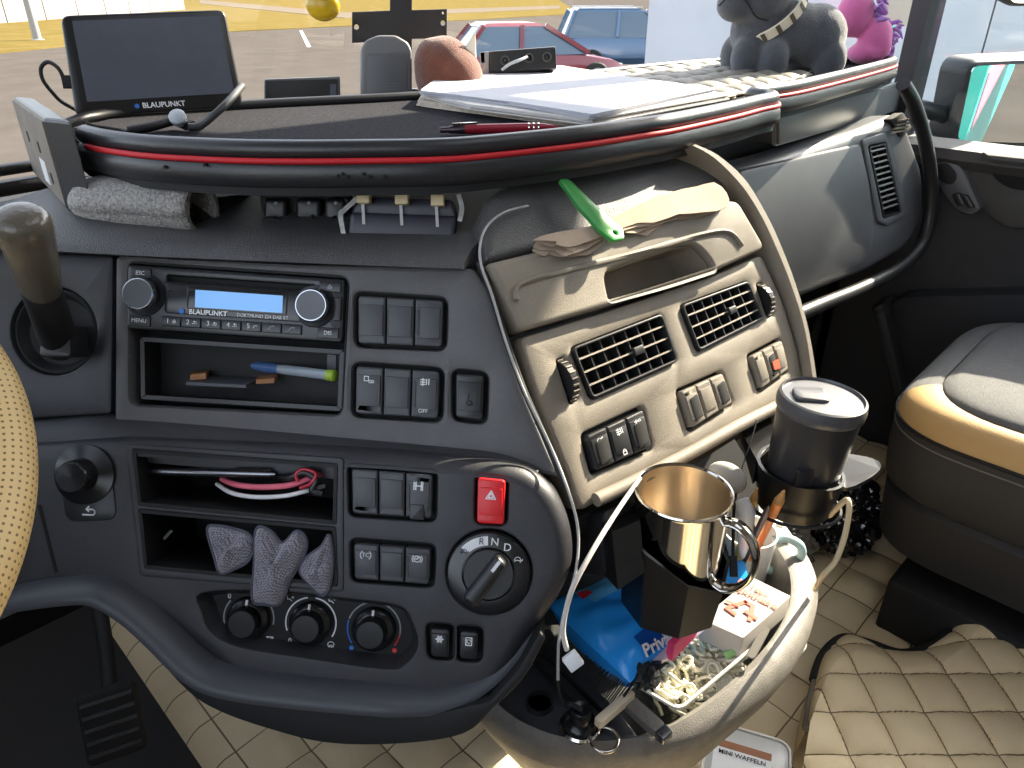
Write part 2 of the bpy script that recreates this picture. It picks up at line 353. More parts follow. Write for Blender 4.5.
# neighbouring white box lorry
TRW = mat('trailer_white', S(196, 196, 204), .5, var=.04, vscale=2); 
tl = thing('white_trailer', 'tall white box trailer parked alongside the cab', 'trailer', (6.4, -1.5, GZ))
TX = 5.3
for i in range(8):
    y1 = 3.8-i*1.2; v, f = hexa_vf([Vector((x, y, z)) for z in (-.35, 2.75) for x, y in ((TX, y1-1.19), (TX+2.4, y1-1.19), (TX+2.4, y1), (TX, y1))]); mesh('side_panel', v, f, TRW, tl, angle=0)
v, f = hexa_vf([Vector((x, y, z)) for z in (-.5, -.35) for x, y in ((TX-.02, -5.8), (TX+2.42, -5.8), (TX+2.42, 3.82), (TX-.02, 3.82))]); mesh('bottom_rail', v, f, mat('alu_rail', S(190, 192, 196), .35, .7), tl, angle=0)
v, f = hexa_vf([Vector((x, y, z)) for z in (.06, .1) for x, y in ((TX-.015, -5.8), (TX, -5.8), (TX, 3.8), (TX-.015, 3.8))]); mesh('rub_strip', v, f, MATS['alu_rail'], tl, angle=0)
for y in (-3.9, -2.6, 2.4):
    wf = Fr(Vector((TX+.05, y, GZ+.5)), (-1, 0, 0)); wh = lathe('wheel', wf, [(.1, -.3), (.5, -.3), (.5, 0), (.44, .03), (.3, .03)], TYRE, tl, 20); lathe('rim', wf, [(.3, -.05), (.28, .02), (.08, .05)], RIM, wh, 16)
# trees behind the lorry (seen in the door mirror)
LEAF = mat('leaf', S(74, 84, 52), .9, var=.35, vscale=2)
for i, (x, y, h, lab) in enumerate(((7.5, -34, 6.5, 'tall rounded tree far behind the lorry'), (13, -42, 8, 'broad tree farthest behind the lorry'), (3.0, -38, 5, 'low bushy tree behind the lorry'))):
    t = thing('tree', lab, 'tree', (x, y, GZ), 'trees behind the lorry'); tube('trunk', [(x, y, GZ), (x+.1, y, GZ+h*.5)], [.25, .15], BARK, t)
    mb = MB()
    for k in range(160):
        th, ph = rnd.uniform(0, 2*PI), rnd.uniform(-1, 1); rr = h*.32*(.6+.5*rnd.random()); c = Vector((x+rr*math.cos(th)*math.sqrt(1-ph*ph), y+rr*math.sin(th)*math.sqrt(1-ph*ph), GZ+h*.62+rr*ph*1.1)); q = h*.055*(.6+rnd.random())
        mb.add(sph_vf(c, q, q, q*.7, None, 6, 4))
    mb.build('crown', LEAF, t)
# ================================================================== CAB SHELL
SHELL = mat('cab_lining', S(196, 190, 180), .85, bump=.2, bscale=300)
DOORM = mat('door_plastic', S(48, 48, 51), .6, bump=.3, bscale=900, var=.1)
DOORU = mat('door_upper', S(70, 68, 67), .6, bump=.3, bscale=900, var=.1)
GLASS = glass_mat('window_glass', (.97, .985, .98), .05)
def slab(name, lo, hi, m, parent=None, **k):
    v, f = hexa_vf([Vector((x, y, z)) for z in (lo[2], hi[2]) for x, y in ((lo[0], lo[1]), (hi[0], lo[1]), (hi[0], hi[1]), (lo[0], hi[1]))]); return mesh(name, v, f, m, parent, angle=0, **k)
DX = 1.65; LX = -.55
slab('floor', (LX, -1.3, .2), (DX, 1.25, .24), mat('floor_rubber', S(40, 39, 38), .85, bump=.3, bscale=200), kind='structure').location.z += 0
plate('ceiling', FLAT((0, 0, 0)), [(LX-.1, -1.35), (DX+.1, -1.35), (DX+.1, .95), (LX-.1, .95)], 2.1, 2.05, SHELL, holes=[rrect(.55, -.1, .85, .75, .05)], kind='structure', angle=0)
plate('added_roof_hatch', FLAT((0, 0, 0)), rrect(.55, -.1, .87, .77, .05), 2.13, 2.122, GLASS, kind='structure')  # unseen roof hatch, added with its ceiling opening to let in more daylight
slab('wall_back', (LX-.05, -1.35, -.2), (DX+.05, -1.28, 2.1), SHELL, kind='structure')
slab('wall_front', (LX-.05, 1.22, -.2), (DX+.05, 1.28, .96), DEEP, kind='structure')
# driver's door side with its window opening
wlft = slab('wall_left', (LX-.06, -1.3, -.2), (LX, 1.24, .93), DOORM, kind='structure')
slab('upper_panel', (LX-.06, -1.3, .93), (LX, -.45, 2.1), SHELL, wlft); slab('header', (LX-.06, -.45, 1.85), (LX, .8, 2.1), SHELL, wlft)
# passenger door
d1 = thing('door_1', 'dark passenger door with its window and pull recess', None, (DX, .1, .2), kind='structure')
SILL = .93
slab('door_skin', (DX, -.7, -.1), (DX+.06, .62, SILL), DOORM, d1)
slab('door_rear_panel', (DX, -1.3, -.1), (DX+.06, -.7, 2.1), SHELL, d1); slab('door_header', (DX, -.7, 1.80), (DX+.06, .56, 2.1), SHELL, d1)
slab('window_pane', (DX+.028, -.7, SILL), (DX+.033, .55, 1.80), GLASS, d1)
slab('front_panel', (DX, .6, -.2), (DX+.06, 1.24, .95), DOORM, d1)
# sill cap, upper moulding, switch bezel, pull recess, lower pocket
v, f = sweep_vf([(DX, .62, SILL), (DX, -.7, SILL)], [(-.0, -.03), (.035, -.03), (.05, -.012), (.045, .006), (-.05, .01), (-.05, -.03)]); mesh('window_sill', v, f, DOORU, d1)
dfr = Fr((DX, 0, 0), (-1, 0, 0))                     # r = -y
up = rpoly(pxs(dfr, [(928, 150), (1060, 163), (1060, 228), (1006, 226), (985, 206), (965, 170), (948, 152)]), .02)
plate('upper_moulding', dfr, up, .03, 0, DOORU, d1, .012)
bz = rpoly(pxs(dfr, [(936, 160), (957, 152), (972, 165), (990, 206), (978, 213), (962, 208), (946, 186)]), .03)
b_ = plate('switch_bezel', dfr, bz, .045, 0, mat('bezel_grey', S(84, 84, 88), .45), d1, .012)
plate('handle_cup', dfr, rpoly(pxs(dfr, [(941, 163), (955, 158), (966, 172), (960, 182), (948, 178)]), .02), .047, .03, BLKM, b_, .002)
for q in ([(960, 190), (968, 188), (974, 200), (966, 202)], [(969, 190), (976, 191), (983, 203), (976, 204)]): plate('window_switch', dfr, rpoly(pxs(dfr, q), .004), .053, .04, BLK, b_, .002)
plate('pull_recess', dfr, rpoly(pxs(dfr, [(988, 153), (1060, 162), (1060, 190), (1015, 186), (1000, 176)]), .02), .036, .02, DEEP, d1, .002)
plate('grip', dfr, rpoly(pxs(dfr, [(986, 149), (1060, 156), (1060, 166), (1000, 160)]), .008), .055, .02, DOORU, d1, .008)
plate('lower_pocket', dfr, rpoly(pxs(dfr, [(893, 290), (1060, 285), (1060, 420), (918, 415)]), .05), .05, 0, mat('door_pocket', S(40, 41, 46), .75, bump=.4, bscale=400), d1, .02)
plate('pocket_post', dfr, rpoly(pxs(dfr, [(880, 300), (896, 292), (922, 405), (905, 392)]), .01), .07, 0, DOORM, d1, .02)
# windscreen
wp = spline([(-.58, .70), (-.45, .92), (0, 1.02), (.6, 1.05), (1.1, 1.02), (1.42, .93), (1.62, .74), (1.685, .575)], 6)
def wsurf(z, off=0): return [Vector((p.x, p.y-.12*(z-1.0)+off, z)) for p in wp]
v, f = ring_vf([wsurf(.98), wsurf(2.0)], False); k = len(v)
w1 = mesh('window_1', v, f, GLASS, kind='structure')
v, f = sweep_vf(wsurf(2.0), [(-.03, -.06), (.03, -.06), (.03, .1), (-.03, .1)]); mesh('trim_1', v, f, BLKM, kind='structure')
v, f = sweep_vf(wsurf(.965), [(-.02, -.03), (.035, -.03), (.03, .02), (-.02, .02)]); mesh('trim_2', v, f, BLKM, kind='structure')
PILL = mat('pillar_trim', S(46, 46, 50), .6, bump=.2)
v, f = ring_vf([[Vector((x, y, z)) for x, y in ((1.657, .548), (1.70, .535), (1.73, .56), (1.80, .60), (1.668, .585))] for z in (.9, 2.05)]); mesh('trim_3', v, f, PILL, kind='structure', angle=30)
v, f = ring_vf([[Vector((x, y, z)) for x, y in ((-.54, .60), (-.6, .58), (-.64, .66), (-.6, .74), (-.52, .70))] for z in (.9, 2.05)]); mesh('trim_4', v, f, PILL, kind='structure', angle=30)
# door mirrors outside the passenger window
mh = thing('door_mirror', 'large black door mirror outside the passenger window', 'mirror', (1.98, .5, .8))
HOUS = mat('mirror_housing', S(38, 44, 50), .45); MIRG = mat('mirror_glass', S(235, 238, 240), .01, 1)
mf = Fr(Xp(1003, 98, 1.98), nrm(219, -2)); mq = pxs(mf, [(968, 60), (1085, 55), (1085, 150), (950, 146)])
plate('housing', mf, rpoly(mq, .035, 6), .0, -.09, HOUS, mh, .02)
plate('mirror_glass', mf, offset(ccw(rpoly(mq, .03, 6)), .012), .003, -.01, MIRG, mh)
tube('arm', [mf.W(-.03, -.06, -.05), mf.W(-.14, -.03, -.04), Vector((1.74, .64, 1.0))], .018, HOUS, mh)
mf2 = Fr(Xp(1030, -5, 1.98), nrm(225, -12)); mq2 = pxs(mf2, [(1003, -40), (1085, -40), (1085, 8), (1003, 8)])
m2 = thing('wide_angle_mirror', 'small wide angle mirror mounted above the large door mirror', 'mirror', mf2.o)
plate('housing', mf2, rpoly(mq2, .03, 6), 0, -.07, HOUS, m2, .015); plate('mirror_glass', mf2, offset(ccw(rpoly(mq2, .028, 6)), .01), .003, -.01, MIRG, m2)
tube('bracket', [mf2.W(0, -.0, -.05), mf2.W(0, -.028, -.05)], .012, HOUS, m2)
TURQ = mat('turquoise_paint', S(64, 190, 184), .35, coat=.4)
lb = thing('own_trailer', 'turquoise trailer side reflected in the door mirror', 'trailer', (1.7, -5, GZ))
slab('side', (-.9, -9, -.2), (1.86, -1.5, 2.6), TURQ, lb); slab('chassis', (-.7, -9, -.55), (1.6, -1.5, -.2), BLKM, lb); slab('side_stripe', (1.86, -8.6, .5), (1.866, -1.7, .75), mat('pink_stripe', S(214, 120, 140), .4), lb)
for y in (-6.5, -7.8):
    wf = Fr(Vector((1.6, y, GZ+.5)), (1, 0, 0)); lathe('wheel', wf, [(.1, -.3), (.5, -.3), (.5, 0), (.44, .03), (.3, .03), (.1, -.02)], TYRE, lb, 20)
# card tucked behind the pillar
cfr = Fr(at(899, 12, 1.62), nrm(245, 0)); ca = thing('paper_card', 'cream paper card stuck beside the dark pillar', 'card', cfr.o)
plate('card', cfr, pxs(cfr, [(884, -14), (918, -14), (911, 26), (884, 25)]), .001, -.001, mat('cream_card', S(226, 222, 208), .8), ca)
tq = Fr(at(890, 35, 1.66), nrm(245, 0)); plate('turquoise_tab', tq, pxs(tq, [(884, 24), (897, 26), (890, 48), (883, 48)]), .001, -.001, TURQ, ca)
# ================================================================== DASHBOARD
D1 = Fr(at(240, 305, .61), nrm(227, 27)); D2 = D1.off(.028); D3 = D1.off(.05)
VF = Fr(D1.PW(500, 300), nrm(188, 32))
dash = thing('dashboard', 'grey wraparound lorry dashboard with switches, vents and a round gear dial', 'dashboard', (.35, .6, .4))
# quads measured on the panels: TL, TR, BR, BL
Q_RADIO = [(129, 262), (349, 277), (342, 416), (130, 405)]
BANKS1 = {'A': [(354.6, 291.7), (448, 297.6), (446.4, 351), (354.6, 347)], 'B': [(352.7, 362), (444.5, 368), (442.5, 422.5), (351.7, 416.7)], 'C': [(452, 369), (489, 372), (487, 424.5), (452, 420.6)]}
Q_SLOT1 = [(133, 449), (338, 464), (336.5, 524), (139, 505)]; Q_SLOT2 = [(139, 509), (336, 527), (338, 586), (145, 568)]
BANKS2 = {'D': [(347.7, 464.4), (437.3, 471), (436, 522), (349, 516.4)], 'E': [(350, 538.5), (435.6, 545), (434, 588), (351, 581.6)], 'H': [(475.4, 474.3), (508.6, 477.7), (507, 526), (474.5, 524)],
          'F1': [(426, 623), (454.5, 625), (454, 661), (427.5, 659)], 'F2': [(456, 625.5), (483.5, 627.5), (482, 663), (455.5, 661)]}
Q_VENT1 = [(570.5, 348), (660.7, 313.7), (677, 361.6), (591, 400)]; Q_VENT2 = [(680, 305.5), (747, 281), (762.7, 319), (697.6, 352)]
BANKS3 = {'G': [(581, 434), (643, 405), (654, 449), (592, 476)], 'H3': [(676, 390), (722, 370), (733.7, 404), (689, 432.7)], 'I': [(747, 355), (781, 337), (789, 371), (759, 393)]}
def hole(fr, q, r=.006): return rpoly(pxs(fr, q), r)
# --- upper pad of the dash (runs under the tray)
edge = [D1.PW(x, y, .010) for x, y in ((-60, 243), (0, 245), (75, 249), (128, 252), (200, 255), (300, 259), (400, 263), (464, 265))]
_b = [Zp(-70, 203, 1.012), Zp(-5, 203, 1.012), Zp(60, 204, 1.012)]
backp = [(p.x, p.y) for p in _b]+[(.24, .86), (.4, .97), (.7, .97), (1.0, .95), (1.2, .9)]
rings = []
for e, b in zip(edge, backp):
    b = Vector((b[0], b[1], 1.012 if b[0] < .2 else 1.03)); d = (b-e); d.z = 0; d.normalize(); 
    rings.append([e+Vector((0, 0, -.005))+d*.02, e+Vector((0, 0, -.0035))-d*.001, e-d*.003+Vector((0, 0, -.002)), e+d*.004+Vector((0, 0, .003)), e+d*.02+Vector((0, 0, .007)), e.lerp(b, .5)+Vector((0, 0, .006)), b, b+Vector((0, 0, -.06)), e+d*.03+Vector((0, 0, -.06))])
mm = [[rings[i][k] for i in range(len(rings))] for k in range(9)]
sm = [spline(r, 5) for r in mm]; rr = [[sm[k][i] for k in range(9)] for i in range(len(sm[0]))]
v, f = ring_vf(rr); mesh('top_pad', v, f, PAD, dash, angle=50)
# --- instrument-side panel with the stalk opening, radio panel
sp = pxs(D1, [(-60, 250), (113, 255), (111, 414), (-60, 424)])
STK = D1.P(53, 331)
plate('stalk_panel', D1, rpoly(sp, .004), 0, -.03, LOWER, dash, .003, [circ(*STK, .0365, 36)])
lathe('stalk_boot', Fr(D1.W(*STK, 0), D1.n), [(.0355, -.03), (.0355, -.004), (.033, -.003), (.028, -.012), (.012, -.018)], BLKM, dash, 32)
rp_ = pxs(D1, [(116, 255), (300, 264), (462, 268), (474, 268), (490, 292), (507, 345), (524, 395), (548, 452), (560, 478), (480, 462), (340, 450), (115, 430)])
plate('radio_panel', D1, rpoly(rp_, .006), .002, -.03, DASH, dash, .004, [hole(D1, Q_RADIO, .008)]+[hole(D1, q, .008) for q in BANKS1.values()])
def pocket(name, fr, q, depth, m, parent, wall=.0016, r=.004, rim=0):     # open box sunk behind a panel
    o = ccw(rpoly(pxs(fr, q), r)); i = offset(o, wall); mb = MB(); n = len(o)
    rings = [[fr.W(x, y, -depth) for x, y in o], [fr.W(x, y, rim) for x, y in o], [fr.W(x, y, rim) for x, y in i], [fr.W(x, y, -depth+.002) for x, y in i]]
    v, f = ring_vf(rings); return mesh(name, v, f, m, parent, angle=30)
pocket('radio_recess', D1.off(-.003), Q_RADIO, .03, BLKM, dash, .001, .006)
Q_CUBBY = [(140, 337), (344, 350), (341.5, 411), (141, 399)]
cub = pocket('storage_cubby', D1.off(-.004), Q_CUBBY, .10, BLK, dash, .0035, .002)
ci = offset(ccw(rpoly(pxs(D1.off(-.004), Q_CUBBY), .002)), -.0016)
slab('cluster_panel', (LX+.002, .86, .72), (.02, .90, .97), LOWER, dash)
slab('cluster_hood', (LX+.002, .82, .97), (.03, .92, .985), PAD, dash)
# --- switches
def bank(fr, q, n, parent, depth=.011, m=SW, proud=.004, syms=None, bars=(), seg=None, blackin=()):
    w_ = plate('switch_well', fr, offset(ccw(hole(fr, q, .006)), -.001), -depth+.003, -depth, DEEP, parent)
    c = qmap(pxs(fr, q)); qq = pxs(fr, q)
    W_ = math.dist(qq[0], qq[1]); H_ = math.dist(qq[0], qq[3]); mg = .0018 if m is REDB else .0032; ms, mt = mg/W_, mg/H_
    for i in range(n):
        s0, s1 = ms+(1-2*ms)*i/n+.0005/W_, ms+(1-2*ms)*(i+1)/n-.0005/W_
        pts = [c(s0, mt), c(s1, mt), c(s1, 1-mt), c(s0, 1-mt)]
        rad = [.003 if (i == 0) else .0006, .003 if i == n-1 else .0006, .003 if i == n-1 else .0006, .003 if i == 0 else .0006]
        plate('switch', fr, rpoly(pts, rad), proud-.001, -depth, SWB if m is SWB else m, w_, .0016)
        mid = [c(s0+.001/W_, .2), c(s1-.001/W_, .2), c(s1-.001/W_, .8), c(s0+.001/W_, .8)]
        plate('switch_face', fr, offset(ccw(mid), .0008), proud+.0004, 0, m, w_, .0007)
        if i in bars:
            sb = s1-.12*(s1-s0) if bars[i] > 0 else s0+.12*(s1-s0)
            v, f = bar_vf(fr.W(*c(sb, .27), proud+.0006), fr.W(*c(sb, .74), proud+.0006), fr.n, .0016, .0014); mesh('indicator', v, f, SWB, w_)
        if i in blackin:
            plate('rocker_insert', fr, rpoly([c(s0+.25*(s1-s0), .3), c(s1-.15*(s1-s0), .26), c(s1-.15*(s1-s0), .8), c(s0+.25*(s1-s0), .84)], .002), proud+.001, 0, DEEP, w_, .0004)
    if syms:
        for i, t_, kind in syms:
            s = ms+(1-2*ms)*(i+.5)/n; ctr = c(s, t_); rx = Vector(c(s+.05, t_))-Vector(c(s, t_))
            lf = Fr(fr.W(*ctr, proud+.0006), fr.n, fr.W(*(Vector(ctr)+rx))-fr.W(*ctr)); icon(kind, lf, .0075, w_)
    return w_
def icon(kind, lf, s, parent, m=None, w=None):
    m = m or WHT; w = w or s*.11; mb = MB(); h = s/2
    L = lambda pts, cl=False: mb.add(line_vf(lf, [(a*h, b*h) for a, b in pts], w, .0003, cl))
    if kind == 'tri': L([(-1, -.8), (1, -.8), (0, .9)], True); L([(-.5, -.5), (.5, -.5), (0, .4)], True)
    elif kind == 'tc': L(arc(-.1, 0, 1, 130, 230)); L(arc(.1, 0, 1, -50, 50)); text('TC', lf, s*.62, m, parent, 'lettering', .0003)
    elif kind == 'abs': L(circ(0, 0, .7, 16, .62), True); L(arc(0, 0, 1.05, 140, 220)); L(arc(0, 0, 1.05, -40, 40)); L([(-.4, 0), (.1, 0), (.1, .3), (.4, .3)])
    elif kind == 'snow': 
        for k in range(3): a = k*PI/3; L([(-.8*math.cos(a), -.8*math.sin(a)), (.8*math.cos(a), .8*math.sin(a))])
        L(circ(0, 0, .6, 6), True)
    elif kind == 'recirc': L([(-.6, -.8), (.6, -.8), (.6, .8), (-.6, .8)], True); L(arc(0, 0, .35, 0, 300)); L([(-.2, .3), (.3, .35)])
    elif kind == 'axle': L([(-.9, .8), (-.9, -.8)]); L([(-.5, .8), (-.5, -.8)]); L([(-.7, 0), (.7, 0)]); L([(.6, .9), (.6, -.9)]); L([(.9, .9), (.9, -.9)]); L([(-1, .8), (-.4, .2)])
    elif kind == 'truck': L([(-1, .7), (-.1, .7), (-.1, -.3)]); L([(-1, .7), (-1, -.3), (.1, -.3)]); L(circ(.3, -.4, .28, 10), True); L(circ(.85, -.4, .25, 10), True)
    elif kind == 'lamp':
        L([(-1, .5), (0, .5)]); L([(-1, 0), (0, 0)]); L([(-1, -.5), (0, -.5)]); L([(-.5, .8), (-.5, -.8)]); L([(.3, .7), (.3, -.5)]); L([(.8, .7), (.8, -.5)])
    elif kind == 'seat': L([(-.3, .9), (-.3, -.4), (.3, -.4)]); L([(.3, -.4), (.3, -.9)]); L(arc(0, -.6, .55, 180, 360)); 
    elif kind == 'lock': L([(-.5, -.8), (.5, -.8), (.5, 0), (-.5, 0)], True); L(arc(0, 0, .4, 0, 180))
    elif kind == 'spot': L(arc(-.2, 0, .7, 90, 270)); L([(.2, .5), (.9, .7)]); L([(.2, 0), (.9, .1)]); L([(.2, -.5), (.9, -.4)])
    elif kind == 'back': L([(-.9, -.4), (.5, -.4)]); L(arc(.5, 0, .4, -90, 90)); L([(.5, .4), (-.3, .4)]); L([(0, .8), (-.4, .4), (0, .1)])
    elif kind == 'fan':
        L([(-.8, -.8), (.8, -.8), (.8, .8), (-.8, .8)], True); L([(-.6, -.6), (.6, .6)]); L([(-.6, .6), (.6, -.6)]); L(circ(0, 0, .4, 10), True)
    elif kind == 'foot': L([(-.9, .8), (-.9, -.2), (-.2, -.2), (.3, -.7)]); L([(.2, .3), (.8, .3)]); L([(.5, .6), (.8, .3), (.5, 0)])
    elif kind == 'def': L(arc(0, -.3, .9, 20, 160)); L([(-.85, 0), (-.6, -.7), (.6, -.7), (.85, 0)]); L([(-.3, -.9), (-.2, -.2)]); L([(.2, -.9), (.3, -.2)])
    elif kind == 'turtle': L(arc(0, -.3, .8, 0, 180)); L([(-.9, -.3), (1.1, -.3)]); L([(1.1, -.3), (1.2, .1)]); L([(-.6, -.3), (-.7, -.7)]); L([(.6, -.3), (.7, -.7)])
    elif kind == 'phone': L([(-.8, -.5), (-.4, .2), (.4, .5), (.9, .3)])
    elif kind == 'eject': L([(-.7, -.2), (.7, -.2), (0, .7)], True); L([(-.7, -.6), (.7, -.6)])
    if mb.v: mesh('symbol', mb.v, mb.f, m, parent, angle=0)
bank(D1, BANKS1['A'], 3, dash, bars={0: 1, 2: -1})
bB = bank(D1, BANKS1['B'], 3, dash, bars={0: 1, 2: -1}, syms=[(0, .3, 'truck'), (2, .28, 'lamp')])
lf = D1.at((423, 411), (430, 411.5), .0046); text('OFF', lf, .0045, WHT, bB)
bank(D1, BANKS1['C'], 1, dash, m=SWB, syms=[])
bC = [o for o in dash.children if o.name.startswith('switch_well')][-1]; icon('seat', D1.at((470, 399), (480, 400), .0046), .009, bC, BLKM)
# --- lower fascia
lp_ = pxs(D2, [(-80, 446), (34, 444), (118, 438), (240, 443), (400, 452), (500, 462), (532, 470), (556, 492), (572, 530), (574, 565), (560, 600), (530, 640), (500, 690), (470, 712), (350, 705), (240, 690), (170, 630), (120, 600), (60, 590), (-80, 620)])
HV = [(202, 594), (202, 612), (212, 634), (240, 647), (300, 657), (385, 669), (405, 664), (417, 646), (411, 622), (398, 607), (350, 600), (270, 592)]
ROT = D2.P(489, 572)
low = plate('lower_panel', D2, [tuple(q) for q in spline(rpoly(lp_, .012), 1)], 0, -.05, LOWER, dash, .014, [hole(D2, q, .003) for q in (Q_SLOT1, Q_SLOT2)]+[hole(D2, q, .006) for q in BANKS2.values()]+[[tuple(p) for p in spline(pxs(D2, HV), 4, True)]]+[circ(*ROT, .0335, 40)], seg=5, hbev=.002)
# rounded shoulder joining radio panel and lower panel
sh = [D1.PW(x, y, 0) for x, y in ((-80, 424), (34, 423), (115, 418), (240, 427), (340, 436), (440, 445), (500, 452), (540, 466))]
v, f = sweep_vf(spline(sh, 5), [(-.012, -.03), (.02, -.03), (.027, -.024), (.024, -.014), (.014, -.004), (.004, 0), (-.012, .001)]); mesh('shoulder', v, f, LOWER, dash, angle=60)
def slot(q, depth): 
    return pocket('open_slot', D2, q, depth, BLKM, dash, .0028, .002, .0015)
slot(Q_SLOT1, .09); slot(Q_SLOT2, .09)
sb = pxs(D2, [(126, 444), (344, 458), (344, 592), (140, 576)])
plate('slot_frame', D2, rpoly(sb, .004), .0012, -.002, LOWER, dash, .001, [hole(D2, Q_SLOT1, .002), hole(D2, Q_SLOT2, .002)])
bD = bank(D2, BANKS2['D'], 3, dash, bars={0: 1, 2: -1}, syms=[(2, .3, 'axle')])
plate('rocker_insert', D2, rpoly(pxs(D2, [(411, 503), (425, 504), (425, 519), (411, 518)]), .001), .0052, 0, SWB, bD, .0005)
bank(D2, BANKS2['E'], 3, dash, bars={2: -1}, syms=[(0, .32, 'tc'), (2, .32, 'abs')])
bank(D2, BANKS2['H'], 1, dash, m=REDB, proud=.006, syms=[(0, .36, 'tri')])
bank(D2, BANKS2['F1'], 1, dash, m=SWB, syms=[(0, .36, 'snow')]); bank(D2, BANKS2['F2'], 1, dash, m=SWB, syms=[(0, .36, 'recirc')])
# --- round gear selector
rf = Fr(D2.W(*ROT, 0), D2.n, D2.PW(520, 575)-D2.PW(460, 569)); GL = mat('gloss_black', S(26, 26, 28), .22)
gs = lathe('gear_selector', rf, [(.0325, -.015), (.0325, .004), (.0315, .0055), (.029, .006), (.021, .0062), (.0205, .003), (.002, .003)], GL, dash, 48)
lathe('dial', rf, [(.0198, 0), (.0198, .0075), (.019, .0085), (.001, .0085)], BLK, gs, 40)
bf = Fr(rf.W(0, 0, .008), rf.n, rf.r*math.cos(math.radians(58))+rf.u*math.sin(math.radians(58)))
plate('selector_bar', bf, rpoly([(-.024, -.0065), (.018, -.0055), (.019, .0055), (-.024, .0065)], .004), .014, 0, BLK, gs, .004, seg=4)
v, f = line_vf(bf, [(.008, .001), (.0165, .001)], .0026, .0145); mesh('pointer', v, f, WHT, gs, angle=0)
pb = [(.0295*math.cos(math.radians(a)), .0295*math.sin(math.radians(a))) for a in range(96, 146, 5)]+[(.0225*math.cos(math.radians(a)), .0225*math.sin(math.radians(a))) for a in range(141, 91, -5)]
plate('reverse_band', rf, pb, .0066, .005, WHT, gs)
for s, a, sz in (('N', 84, .0085), ('D', 60, .0085)):
    q = Fr(rf.W(.0255*math.cos(math.radians(a)), .0255*math.sin(math.radians(a)), .0066), rf.n, rf.r); text(s, q, sz, WHT, gs)
q = Fr(rf.W(.026*math.cos(math.radians(107)), .026*math.sin(math.radians(107)), .0068), rf.n, rf.r); text('R', q, .0075, BLK, gs)
icon('turtle', Fr(rf.W(-.0205, .016, .0068), rf.n, rf.r), .006, gs, BLK); icon('turtle', Fr(rf.W(.0215, .014, .0066), rf.n, rf.r), .0062, gs)
# --- heater controls
hf = D2.off(-.014)
hp = spline(pxs(D2, HV), 4, True)
plate('heater_panel', hf, offset(ccw([tuple(p) for p in hp]), .001), 0, -.004, mat('heater_black', S(13, 13, 14), .45, spec=.25), dash)
inn = [tuple(p) for p in hp]
v, f = ring_vf([[D2.W(x, y, -.001) for x, y in inn], [hf.W(x, y, .0) for x, y in offset(ccw(inn), .006)]] if area2(inn) > 0 else [[D2.W(x, y, -.001) for x, y in ccw(inn)], [hf.W(x, y, .0) for x, y in offset(ccw(inn), .006)]], True, False); mesh('heater_surround', v, f, LOWER, dash)
def knob(px, px2, r, arcs, tick, syms):
    kf = Fr(hf.PW(*px, .0), hf.n, hf.PW(*px2)-hf.PW(*px))
    kb = lathe('control_knob', kf, [(.0178, 0), (.0178, .003), (.0165, .005), (.0125, .0065), (.0118, .0135), (.0105, .0155), (.001, .0155)], GL, dash, 36)
    v, f = bar_vf(kf.W(0, .0165, .0055), kf.W(0, .0125, .0068), kf.n, .0018, .0016); mesh('grip_mark', v, f, WHT, kb)
    mb = MB()
    for a0, a1, mt in arcs:
        mb = MB(); mb.add(line_vf(kf, arc(0, 0, r, a0, a1, 16), .0012, .0004)); mesh('scale', mb.v, mb.f, mt, kb, angle=0)
    for s, x, y, m in syms:
        lf = Fr(kf.W(x, y, .0003), kf.n, kf.r)
        if len(s) == 1: text(s, lf, .0058, m, kb)
        elif s == 'dot': plate('dot', lf, circ(0, 0, .0019, 12), .0004, 0, m, kb)
        else: icon(s, lf, .0062, kb, m)
BLU = mat('blue_print', S(40, 110, 200), .5); REDP = mat('red_print', S(214, 40, 46), .5)
knob((249, 618), (280, 620), .0205, [(140, 215, GREYP), (-10, 40, GREYP)], 90, [('0', -.0165, .017, WHT), ('1', -.007, .0225, WHT), ('4', .004, .023, WHT), ('fan', .018, -.0165, WHT)])
knob((311, 622.5), (340, 624), .0205, [(100, 200, WHT), (-30, 80, WHT)], 90, [('0', -.0165, -.0155, WHT), ('foot', -.017, .019, WHT), ('foot', .017, .019, WHT), ('def', .017, -.0165, WHT)])
knob((374, 628.5), (400, 630), .0215, [(75, 160, GREYP), (165, 215, BLU), (-15, 68, GREYP), (-35, -8, REDP)], -20, [('dot', -.0175, -.0165, BLU), ('dot', .0175, -.0165, REDP)])
# --- swoosh ledge and lower shroud
top_ = [(-90, 618), (0, 595), (24, 584), (84, 576), (114, 579), (146, 598), (173, 622), (206, 654), (236, 667), (300, 676), (380, 683), (440, 687), (478, 676), (508, 652), (533, 618), (552, 590)]
LP = spline([D2.PW(x, y, 0) for x, y in top_], 5)
rings = []
for i, p in enumerate(LP):
    t = (LP[min(i+1, len(LP)-1)]-LP[max(i-1, 0)]).normalized(); upv = D2.n.cross(t)
    kt = min(1, (len(LP)-1-i)/24)**.8; rings.append([p+D2.n*((a+.03)*kt-.03)+upv*b*(.3+.7*kt) for a, b in ((-.03, .002), (0, .001), (.009, -.002), (.016, -.006), (.0195, -.010), (.0205, -.014), (.0195, -.0175), (-.03, -.0175))])
v, f = ring_vf(rings); mesh('swoosh_ledge', v, f, mat('ledge_plastic_skylit', S(70, 72, 78), .4, bump=.15, bscale=1500), dash, angle=60)  # paler, bluer than the lower plastic: skylight on its top painted in
low_top = [(124, 608), (150, 632), (182, 664), (214, 688), (300, 702), (380, 710), (440, 711), (490, 699), (518, 668), (540, 630)]
